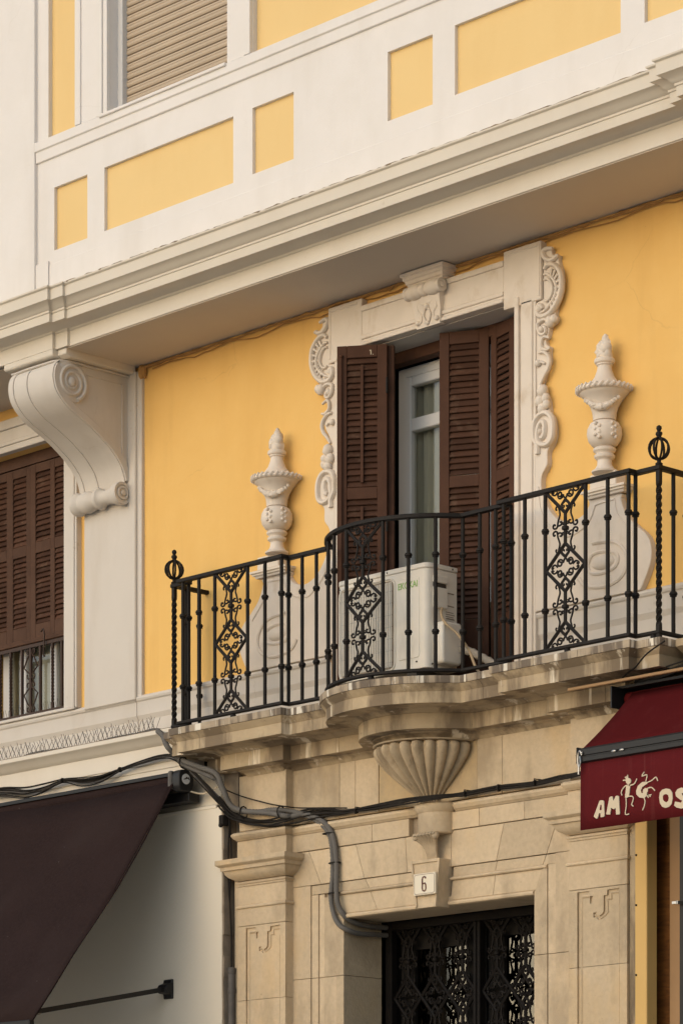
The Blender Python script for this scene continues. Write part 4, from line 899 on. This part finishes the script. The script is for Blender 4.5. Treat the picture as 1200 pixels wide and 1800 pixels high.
outl = rrect(.895, 1.085, 5.605, 6.115, .02)
build('front_panel', MB().prism(outl, ay0 - .004, ay0 + .01), 'ac', AC, bevel=.003)
sd = MB().box(ax1 - .01, ax1 + .012, -.300, -.180, 5.95, 6.11)
build('terminal_cover', MB().box(ax1 - .01, ax1 + .018, -.312, -.195, 5.915, 6.045), 'ac', AC, bevel=.006)
build('side_recess', MB().box(ax1 - .005, ax1 + .002, -.312, -.195, 6.05, 6.105), 'ac_dark', AC); build('handle_lip', MB().box(ax1 - .01, ax1 + .016, -.314, -.193, 6.075, 6.12), 'ac', AC, bevel=.004)
vv = MB().prism([(-.300, 5.560), (-.312, 5.60), (-.312, 5.80), (-.295, 5.825), (-.145, 5.825), (-.125, 5.80), (-.125, 5.60), (-.15, 5.555)], ax1 - .01, ax1 + .085, 'x')
build('valve_cover', vv, 'ac', AC, 30, bevel=.016, segs=3)
lo = MB()
for z in (6.02, 5.94, 5.86): lo.box(ax1 - .001, ax1 + .003, -.185, -.125, z, z + .006)
for k in range(5): lo.box(ax1 - .001, ax1 + .0022, -.20 + .0, -.13 + .01 * (k % 2), 5.845 + k * .014, 5.849 + k * .014)
build('side_marking', lo, 'grille', AC, kind='stuff')
sw = MB()
for x, z in ((.36, 5.56), (1.06, 5.58), (.36, 6.14), (.80, 6.178), (1.0, 6.178)): sw.ball((x, ay0 - .003, z), .006)
for y, z in ((-.30, 6.178), (-.14, 6.178), (-.32, 5.56)): sw.ball((ax1 + .004, y, z), .006)
build('screw', sw, 'ac_dark', AC, kind='stuff')
build('foot', MB().box(.45, .53, -.36, -.10, 5.445, 5.536), 'ac_dark', AC); build('foot', MB().box(.97, 1.05, -.36, -.10, 5.445, 5.536), 'ac_dark', AC)
def text(s, size, mname, name, parent, loc, sx=1.0):
    cu = bpy.data.curves.new(name, 'FONT'); cu.body = s; cu.size = size; cu.extrude = .001; cu.offset = .0004
    tmp = bpy.data.objects.new(name, cu); COL.objects.link(tmp); dg = bpy.context.evaluated_depsgraph_get()
    me = bpy.data.meshes.new_from_object(tmp.evaluated_get(dg)); bpy.data.objects.remove(tmp)
    me.materials.clear(); me.materials.append(M[mname]); me.transform(Matrix.Diagonal((sx, 1, 1, 1))); me.transform(Matrix.Rotation(R(90), 4, 'X'))
    o = bpy.data.objects.new(name, me); COL.objects.link(o); o.parent = parent; o.location = Vector(loc) - Vector(WL[parent.name]) if parent else Vector(loc); return o
text('EKOKAI', .058, 'green', 'lettering', AC, (.896, ay0 - .0055, 6.052), .86)
cbl = MB().tube(smoothpath([(1.168, -.25, 5.918), (1.19, -.28, 5.87), (1.25, -.30, 5.80), (1.32, -.27, 5.73), (1.40, -.25, 5.62), (1.455, -.24, 5.50), (1.50, -.22, 5.447)], 6), .0085, 7)
tag(build('power_cable', cbl, 'cablew', None, 50), 'thin beige cable hanging from the side of the air conditioner to the balcony floor', 'cable')
hz = smoothpath([(1.22, -.15, 5.66), (1.30, -.13, 5.64), (1.40, -.11, 5.585), (1.50, -.08, 5.52), (1.57, -.05, 5.458)], 10)
tag(build('insulated_hose', MB().tube(hz, .026, 9, taper=[1 + .12 * math.sin(i * 1.7) for i in range(len(hz))]), 'hose', None, 60), 'wrapped grey hose running down to the balcony floor beside the air conditioner', 'hose')

# ------------------------------------------------------------------ left awning
A1 = empty('brown_awning', (-3.5, -.25, 3.4)); tag(A1, 'dark brown canvas awning lowered over the shop front on the left', 'awning')
prof = [(-.262, 5.150), (-.40, 4.935), (-.60, 4.635), (-.79, 4.365), (-.98, 4.12), (-1.17, 3.880), (-1.35, 3.63), (-1.52, 3.405)]
mb = MB(); vs = []; nx = 90
for i in range(nx + 1):
    x = -6.5 + (6.5 - 1.356) * i / nx
    for k, (y, z) in enumerate(prof): e_ = math.exp(-(-1.356 - x) / .5); vs.append((x, y + .010 * math.sin(x * 2.1 + k * .6), z - .018 * math.sin(math.pi * k / 7) + .006 * math.sin(x * 3 + k) + .010 * e_ * math.sin(x * 14 + k * .9) * math.sin(math.pi * k / 7)))
nk = len(prof)
mb.add(vs, [(i * nk + k, i * nk + k + 1, (i + 1) * nk + k + 1, (i + 1) * nk + k) for i in range(nx) for k in range(nk - 1)])
cv = build('canvas', mb, 'brown', A1, 80); sol = cv.modifiers.new('thickness', 'SOLIDIFY'); sol.thickness = .004
hem = [(-1.354, y, z - .018 * math.sin(math.pi * k / 7) + .006 * math.sin(-1.356 * 3 + k)) for k, (y, z) in enumerate(prof)]
build('hem', MB().tube(hem, .006, 5), 'brown', A1)
build('roller_tube', MB().lathe([(.055, -6.5), (.055, -1.36)], -.235, 5.125, 18, axis='x'), 'brown', A1, 40)
build('cover_strip', MB().prism([(-.14, 5.205), (-.295, 5.180), (-.300, 5.172), (-.300, 5.155), (-.290, 5.155), (-.285, 5.168), (-.14, 5.192)], -6.5, -1.36, 'x'), 'blackal', A1)
mo = rrect(-.300, -.165, 5.045, 5.195, .045)
build('end_cap', MB().prism(mo, -1.362, -1.285, 'x'), 'blackal', A1, 35, bevel=.008, segs=2)
build('end_plate', MB().box(-1.40, -1.362, -.31, -.20, 5.07, 5.19), 'zinc', A1, bevel=.01)
build('logo_disc', MB().lathe([(.036, -1.287), (.036, -1.2825), (.01, -1.2815)], -.238, 5.130, 20, axis='x'), 'pvc', A1, 40)
build('disc_mark', MB().prism([(-.268, 5.125), (-.245, 5.135), (-.235, 5.146), (-.225, 5.140), (-.215, 5.145), (-.205, 5.125), (-.213, 5.125), (-.22, 5.134), (-.235, 5.130), (-.25, 5.125)], -1.2825, -1.2805, 'x'), 'blackal', A1)
build('wall_bar', MB().box(-6.5, -1.30, -.20, -.10, 4.985, 5.055), 'blackal', A1, bevel=.004)
build('arm', MB().tube([(-1.62, -.155, 3.718), (-1.612, -1.25, 3.50)], .023, 4, 1.0).tube([(-1.612, -1.25, 3.50), (-1.60, -1.42, 3.455)], .022, 6), 'blackal', A1)
build('arm_bracket', MB().prism([(-.098, 3.79), (-.115, 3.79), (-.118, 3.765), (-.16, 3.75), (-.18, 3.722), (-.16, 3.69), (-.118, 3.69), (-.115, 3.655), (-.098, 3.655)], -1.665, -1.57, 'x'), 'blackal', A1, bevel=.005)
build('front_bar', MB().box(-6.5, -1.35, -1.545, -1.50, 3.375, 3.41), 'blackal', A1, bevel=.006)
tag(build('motor_cable', MB().tube(smoothpath([(-1.30, -.20, 5.055), (-1.24, -.14, 5.035), (-1.17, -.12, 5.045), (-1.10, -.12, 5.065)], 5), .006, 6), 'print', None, 50), 'short white cable under the end cap of the brown awning', 'cable')

# ------------------------------------------------------------------ right awning
A2 = empty('maroon_awning', (4.5, -.2, 4.3)); tag(A2, 'maroon canvas awning with cream lettering and dancing figures over the shop on the right', 'awning')
XL = 2.698
build('cassette', MB().box(XL - .085, XL - .075, -.30, -.03, 5.09, 5.22).box(XL - .085, 6.5, -.12, -.03, 5.09, 5.22).box(XL - .085, 6.5, -.235, -.03, 5.21, 5.225), 'blackal', A2)
build('roller', MB().lathe([(.04, XL - .06), (.04, 6.5)], -.165, 5.155, 16, axis='x'), 'maroon', A2, 40)
mb = MB(); vs = []
for i in range(25):
    x = XL + (6.5 - XL) * i / 24
    for k in range(9):
        t = k / 8; vs.append((x, -.20 - .445 * t, 5.180 - .385 * t - .012 * math.sin(math.pi * t)))
cv = build('canvas', mb.add(vs, [(i * 9 + k, i * 9 + k + 1, (i + 1) * 9 + k + 1, (i + 1) * 9 + k) for i in range(24) for k in range(8)]), 'maroon', A2, 60); cv.modifiers.new('thickness', 'SOLIDIFY').thickness = .004
build('front_bar', MB().prism([(-.63, 4.80), (-.668, 4.795), (-.676, 4.785), (-.676, 4.752), (-.670, 4.748), (-.670, 4.742), (-.678, 4.738), (-.678, 4.715), (-.66, 4.706), (-.63, 4.706)], XL - .006, 6.5, 'x'), 'blackal', A2, 30)
build('bar_end_cap', MB().box(XL - .018, XL - .006, -.684, -.625, 4.702, 4.802), 'blackal', A2, bevel=.006)
mb = MB(); vs = []
for i in range(41):
    x = XL + (6.5 - XL) * i / 40
    for k in range(5): vs.append((x, -.657 + .004 * math.sin(x * 9) * k / 4, 4.708 - .392 * k / 4))
cv = build('valance', mb.add(vs, [(i * 5 + k, i * 5 + k + 1, (i + 1) * 5 + k + 1, (i + 1) * 5 + k) for i in range(40) for k in range(4)]), 'valance', A2, 60); cv.modifiers.new('thickness', 'SOLIDIFY').thickness = .003
hk = MB()
hk.tube(smoothpath([(XL + .03, -.685, 4.75), (XL + .02, -.69, 4.775), (XL + .005, -.688, 4.76), (XL + .003, -.688, 4.71), (XL + .012, -.687, 4.68), (XL + .022, -.687, 4.71), (XL + .018, -.687, 4.745)], 4), .0045, 6)
hk.tube([(XL + .008, -.687, 4.68), (XL + .008, -.687, 4.64)], .006, 6).ball((XL + .028, -.682, 4.763), .010)
build('shackle', hk, 'steel', A2, 50)
build('bolt', MB().ball((2.97, -.68, 4.745), .012, 1.6, .5, .7).ball((3.03, -.68, 4.745), .012, 1.6, .5, .7), 'steel', A2, 50)
yv0, yv1 = -.6665, -.660
LET = {
 'A': ([(2.805, 4.386), (2.849, 4.471), (2.858, 4.474), (2.877, 4.472), (2.884, 4.465), (2.888, 4.379), (2.878, 4.375), (2.858, 4.376), (2.857, 4.400), (2.846, 4.400), (2.834, 4.372), (2.825, 4.371)], [(2.858, 4.447), (2.866, 4.447), (2.866, 4.418), (2.851, 4.418)]),
 'M': ([(2.902, 4.392), (2.926, 4.483), (2.935, 4.487), (2.949, 4.487), (2.955, 4.464), (2.96, 4.463), (2.973, 4.485), (2.985, 4.487), (2.998, 4.483), (3.005, 4.382), (3.002, 4.377), (2.977, 4.378), (2.974, 4.418), (2.96, 4.411), (2.951, 4.415), (2.938, 4.423), (2.931, 4.386), (2.926, 4.384), (2.905, 4.387)], None),
 'O': ([(3.302, 4.441), (3.307, 4.468), (3.325, 4.483), (3.353, 4.486), (3.381, 4.48), (3.399, 4.457), (3.402, 4.425), (3.394, 4.393), (3.374, 4.379), (3.35, 4.376), (3.325, 4.385), (3.308, 4.408)], [(3.331, 4.444), (3.339, 4.453), (3.355, 4.454), (3.369, 4.447), (3.374, 4.43), (3.369, 4.413), (3.355, 4.407), (3.339, 4.416), (3.332, 4.427)]),
 'S': ([(3.532, 4.442), (3.523, 4.461), (3.497, 4.473), (3.465, 4.478), (3.438, 4.473), (3.422, 4.455), (3.427, 4.433), (3.455, 4.413), (3.472, 4.403), (3.465, 4.393), (3.445, 4.398), (3.42, 4.404), (3.413, 4.383), (3.431, 4.369), (3.465, 4.359), (3.504, 4.362), (3.525, 4.379), (3.52, 4.401), (3.497, 4.419), (3.476, 4.432), (3.469, 4.443), (3.479, 4.448), (3.497, 4.441)], None)}
for k, (o_, h_) in LET.items():
    b = build('letter', MB().prism(o_, yv0, yv1), 'print', A2)
    if h_: build('letter_opening', MB().prism(h_, yv0 - .0012, yv1), 'valance', b)
fg = MB()
def stroke(mb, pts, w_):
    mb.tube([(p.x, yv0 + .002, p.z) for p in smoothpath([(a, 0, b) for a, b in pts], 3)], w_, 4, .5)
fg.prism([(3.05, 4.565), (3.054, 4.576), (3.068, 4.581), (3.083, 4.575), (3.091, 4.562), (3.086, 4.548), (3.072, 4.541), (3.057, 4.55)], yv0, yv1)
fg.prism([(3.054, 4.535), (3.084, 4.533), (3.074, 4.472), (3.063, 4.466), (3.045, 4.469)], yv0, yv1)
for L in ([(3.072, 4.539), (3.047, 4.536), (3.025, 4.519), (3.016, 4.501), (3.022, 4.484)], [(3.083, 4.535), (3.111, 4.539), (3.127, 4.554), (3.134, 4.568)], [(3.052, 4.467), (3.054, 4.42), (3.047, 4.373), (3.076, 4.372)], [(3.066, 4.473), (3.097, 4.471), (3.108, 4.458), (3.101, 4.437), (3.094, 4.424), (3.108, 4.412)], [(3.05, 4.57), (3.029, 4.57)], [(3.056, 4.575), (3.045, 4.588)], [(3.066, 4.58), (3.064, 4.598)], [(3.060, 4.578), (3.055, 4.591)]): stroke(fg, L, .0045)
build('dancing_figure', fg, 'print', A2)
fg = MB()
fg.prism([(3.208, 4.542), (3.176, 4.544), (3.144, 4.527), (3.129, 4.499), (3.132, 4.477), (3.154, 4.457), (3.19, 4.45), (3.206, 4.458), (3.208, 4.473), (3.217, 4.486), (3.217, 4.5), (3.201, 4.507), (3.183, 4.501), (3.179, 4.488), (3.183, 4.481), (3.17, 4.481), (3.163, 4.495), (3.176, 4.515), (3.197, 4.524), (3.213, 4.53)], yv0, yv1)
for L in ([(3.201, 4.534), (3.247, 4.545), (3.277, 4.56), (3.291, 4.537)], [(3.202, 4.545), (3.21, 4.581), (3.172, 4.578), (3.19, 4.6)], [(3.213, 4.503), (3.244, 4.505), (3.27, 4.483)], [(3.187, 4.453), (3.196, 4.432), (3.19, 4.405), (3.177, 4.382)], [(3.206, 4.472), (3.226, 4.463), (3.244, 4.464)], [(3.208, 4.468), (3.222, 4.448)], [(3.21, 4.471), (3.237, 4.453)]): stroke(fg, L, .0045)
build('dancing_figure', fg, 'print', A2)
tag(build('wooden_batten', MB().box(2.30, 6.5, -.335, -.31, 5.228, 5.246), 'tanpost', None, bevel=.003), 'long pale wooden strip lying above the maroon awning box', 'batten')

# ------------------------------------------------------------------ number plate
NP = empty('number_plate', (.855, -.075, 4.157)); tag(NP, 'small ivory house number plate with a brown 6 on the keystone', 'sign')
build('plate', MB().box(.757, .953, -.090, -.071, 4.157, 4.296), 'plate', NP, bevel=.003)
bo = rrect(.766, .944, 4.165, 4.288, .014); build('border_line', MB().tube([(a, -.0903, b) for a, b in bo + bo[:1]], .0014, 4), 'brownprint', NP)
six = [(.868, 4.260), (.866, 4.268), (.855, 4.273), (.842, 4.268), (.838, 4.255), (.838, 4.20), (.842, 4.186), (.854, 4.181), (.867, 4.187), (.870, 4.20), (.868, 4.222), (.860, 4.231), (.846, 4.230), (.840, 4.224)]
build('numeral', MB().tube([(x, -.0905, z) for x, z in six], .0066, 4, .6), 'brownprint', NP)

# ------------------------------------------------------------------ cables, conduits, spikes
def corrugated(pts, r_, n=10):
    d = smoothpath(pts, 14); return MB().tube(d, r_, 9, taper=[1.10 if i % 2 else .92 for i in range(len(d))])
c1 = [(-1.60, -.22, 5.50), (-1.491, -.27, 5.45), (-1.375, -.33, 5.355), (-1.359, -.28, 5.305), (-1.31, -.25, 5.26), (-1.168, -.23, 5.203), (-.998, -.22, 5.136), (-.959, -.19, 5.033), (-.932, -.15, 4.926), (-.851, -.11, 4.879), (-.643, -.09, 4.846), (-.478, -.08, 4.809), (-.438, -.04, 4.804), (-.339, -.0, 4.811), (-.167, -.0, 4.739), (-.082, -.0, 4.636), (-.048, -.0, 4.469), (-.048, -.0, 4.27), (-.030, .0, 4.175), (.0, .03, 4.105), (.012, .10, 4.07), (.014, .22, 4.055), (.014, .42, 4.055)]
c2 = [(-1.40, -.27, 5.33), (-1.365, -.25, 5.291), (-1.315, -.23, 5.233), (-1.184, -.2, 5.172), (-1.068, -.19, 5.123), (-1.036, -.17, 5.092), (-.99, -.13, 4.983), (-.934, -.10, 4.895), (-.724, -.08, 4.862), (-.583, -.08, 4.859), (-.438, -.03, 4.837), (-.28, .01, 4.776), (-.144, .01, 4.679), (-.103, .012, 4.569), (-.095, .012, 4.393), (-.112, .012, 4.242), (-.086, .012, 4.122), (-.03, .012, 4.045), (.012, .05, 4.01), (.018, .14, 3.995), (.018, .26, 4.0), (.018, .42, 4.005)]
K1 = tag(build('corrugated_conduit', corrugated(c1, .0180), 'conduit', None, 60), 'thicker, outer grey corrugated conduit of the pair bending down into the doorway', 'conduit', 'conduits beside the doorway')
tag(build('corrugated_conduit', corrugated(c2, .0165), 'conduit', None, 60), 'thinner, inner grey corrugated conduit of the pair bending down into the doorway', 'conduit', 'conduits beside the doorway')
tag(build('corrugated_conduit', corrugated([(x, -.175 + .01 * math.sin(x * 5), z + .012) for x, z in ((-6.0, 5.49), (-5, 5.50), (-4.2, 5.485), (-3.7, 5.49), (-3.399, 5.483), (-3.181, 5.490), (-3.015, 5.504), (-2.688, 5.495), (-2.415, 5.492), (-2.132, 5.505), (-1.868, 5.50), (-1.70, 5.505), (-1.60, 5.49))], .019), 'conduit', None, 60), 'dusty grey conduit lying along the ledge behind the bird spikes', 'conduit')
def bundle(name, pts, n, spread, r_, label, mats=('cable',), seed=1, z_sag=.0):
    rnd = random.Random(seed); e = empty(name, pts[0]); tag(e, label, 'cables', 'cable bundles strung along the facade')
    for k in range(n):
        ph = rnd.uniform(0, 6.3); oy, oz = rnd.uniform(-1, 1), rnd.uniform(-1, 1); L = []
        for i, p in enumerate(pts):
            q = spread[i] if isinstance(spread, (list, tuple)) else spread
            L.append((p[0], p[1] + q * .5 * (oy + .4 * math.sin(ph + i * 1.1)), p[2] + q * (oz + .4 * math.cos(ph + i * .9))))
        build('cable', MB().tube(smoothpath(L, 5), r_ * rnd.uniform(.7, 1.25), 6), mats[k % len(mats)], e, 60)
    return e
e = bundle('cable_bundle', [(-5.5, -.19, 5.27), (-4.6, -.19, 5.24), (-3.9, -.19, 5.27), (-3.412, -.19, 5.285), (-3.1, -.19, 5.245), (-2.90, -.19, 5.255), (-2.672, -.19, 5.285), (-2.45, -.19, 5.255), (-2.25, -.19, 5.25), (-2.04, -.19, 5.285), (-1.80, -.19, 5.312), (-1.60, -.19, 5.324), (-1.43, -.21, 5.295), (-1.275, -.20, 5.189), (-1.174, -.16, 5.085), (-1.063, -.13, 4.967)], 13, [.03, .03, .02, .035, .035, .025, .010, .028, .03, .012, .014, .012, .012, .016, .02, .022], .0043, 'sagging bundle of thin black cables along the cream fascia above the brown awning', ('cable', 'cable', 'cable', 'zinc'), 3)
ti = MB()
for p in ((-2.672, -.20, 5.285), (-2.03, -.20, 5.287)): ti.lathe([(.014, p[0] - .006), (.019, p[0] - .006), (.019, p[0] + .006), (.014, p[0] + .006)], p[1], p[2], 10, axis='x')
build('tie', ti, 'cable', e)
e = bundle('cable_bundle', [(-1.063, -.13, 4.967), (-.988, -.10, 4.877), (-.891, -.09, 4.826), (-.795, -.08, 4.798), (-.618, -.08, 4.773), (-.478, -.08, 4.776), (-.414, -.02, 4.795), (-.287, .0, 4.808), (-.116, .0, 4.80), (.0, .0, 4.785), (.135, -.01, 4.783), (.34, -.01, 4.784), (.532, -.02, 4.787), (.70, -.10, 4.770), (.867, -.145, 4.760), (.98, -.11, 4.765), (1.073, -.03, 4.774), (1.145, -.01, 4.777), (1.417, -.01, 4.785), (1.732, -.01, 4.774), (1.98, -.03, 4.782), (2.10, -.07, 4.775), (2.3, -.07, 4.785), (2.8, -.06, 4.80)], 10, [.026, .026, .024, .02, .02, .022, .026, .03, .024, .016, .010, .013, .012, .012, .012, .012, .010, .012, .010, .008, .008, .008, .008, .008], .0056, 'bundle of black cables stapled along the stone string course under the shell corbel', ('cable',), 5)
st = MB()
for x in (.16, 1.15, 1.44, 1.75): st.lathe([(.014, x - .005), (.019, x - .005), (.019, x + .005), (.014, x + .005)], -.02, 4.776, 10, axis='x'); st.tube([(x, -.03, 4.77), (x, -.03, 4.80), (x + .004, .03, 4.80)], .004, 5)
build('clip', st, 'cable', e)
tag(build('thin_cable', MB().tube(smoothpath([(-1.03, -.15, 5.06), (-1.0, -.12, 5.033), (-.884, -.08, 4.982), (-.735, -.07, 4.936), (-.594, -.07, 4.897), (-.454, -.07, 4.867), (-.40, -.0, 4.86), (-.127, .01, 4.832), (.05, .0, 4.81)], 6), .0045, 6), 'cable', None, 60), 'single thin black cable sagging across the top of the left stone pilaster', 'cable')
tag(build('thin_cable', MB().tube(smoothpath([(3.12, -.40, 5.40), (3.0, -.42, 5.34), (2.86, -.36, 5.29), (2.74, -.30, 5.275), (2.66, -.26, 5.25), (2.72, -.25, 5.245), (2.95, -.25, 5.28), (3.3, -.25, 5.32), (3.8, -.25, 5.36)], 6), .0048, 6), 'cable', None, 60), 'thin black cable looping under the right end of the balcony slab', 'cable')
bundle('cable_bundle', [(2.72, -.2, 5.235), (2.95, -.22, 5.255), (3.2, -.24, 5.28), (3.6, -.25, 5.31), (4.2, -.25, 5.33)], 5, .014, .008, 'short run of black cables above the maroon awning at the right edge', ('cable',), 9)
for (x, y, z, ax) in ((-1.31, -.24, 5.245, 0), (-.85, -.10, 4.868, 0), (-.50, -.08, 4.835, 0), (-.125, .0, 4.66, 1), (-.072, .006, 4.46, 1), (-.078, .006, 4.26, 1)):
    if ax == 0: L = [(x, y + .036 * math.cos(t), z + .040 * math.sin(t)) for t in [k * math.pi / 6 for k in range(13)]]
    else: L = [(x + .047 * math.cos(t), y + .026 * math.sin(t), z) for t in [k * math.pi / 6 for k in range(13)]]
    build('tie', MB().tube(L, .005, 5), 'cable', K1)
e = empty('downpipe', (-1.03, -.05, 0)); tag(e, 'old dark grey pipe in the gap between white shop wall and stone pilaster', 'pipe')
build('pipe', MB().lathe([(.026, 0), (.026, 3.66), (.030, 3.66), (.030, 3.69), (.026, 3.69), (.026, 3.80), (.020, 3.81)], -1.026, -.052, 12), 'zinc', e, 40)
build('collar', MB().lathe([(.027, 3.79), (.029, 3.795), (.029, 3.83), (.022, 3.835)], -1.026, -.052, 12), 'zinc', e, 40)
build('cable', MB().tube(smoothpath([(-1.035, -.07, 4.95), (-1.02, -.06, 4.6), (-1.035, -.06, 4.3), (-1.02, -.055, 4.0), (-1.026, -.052, 3.75)], 5), .006, 6).tube(smoothpath([(-1.01, -.08, 4.93), (-1.04, -.07, 4.5), (-1.02, -.06, 4.1), (-1.03, -.052, 3.75)], 5), .0055, 6), 'cable', e, 60)
jb = MB().box(-1.075, -1.03, -.13, -.06, 4.80, 4.87); jb.ball((-1.05, -.13, 4.80), .016)
tag(build('junction_box', jb, 'cable', None, bevel=.006), 'small broken dark junction box where the cables cross the wall corner', 'box')
spk = MB(); x = -3.75
while x < -1.62:
    for dx, dy in ((-.022, -.02), (.022, .02), (.0, -.035)):
        spk.tube([(x, -.20, 5.506), (x + dx * 1.5 + random.uniform(-.015, .015), -.20 + dy, 5.595 + random.uniform(-.012, .02))], .0016, 4)
    x += .05
tag(build('bird_spikes', spk, 'zinc'), 'row of thin wire bird spikes standing on the dusty ledge left of the balcony', 'bird spikes', 'bird spike strips')
spk = MB(); x = -3.75
while x < -2.9:
    for dx in (-.02, .02): spk.tube([(x, .05, 5.85), (x + dx + random.uniform(-.01, .01), .03, 5.93 + random.uniform(0, .02))], .0014, 4)
    x += .045
tag(build('bird_spikes', spk, 'zinc'), 'row of thin wire bird spikes on the sill behind the small window grille', 'bird spikes', 'bird spike strips')
tag(build('hook', MB().tube(smoothpath([(-3.14, -.02, 6.45), (-3.10, -.03, 6.46), (-3.09, -.03, 6.40), (-3.10, -.03, 6.28), (-3.085, -.03, 6.26)], 5), .006, 6), 'iron2', None, 60), 'brown shutter hook hanging over the small window grille', 'hook')
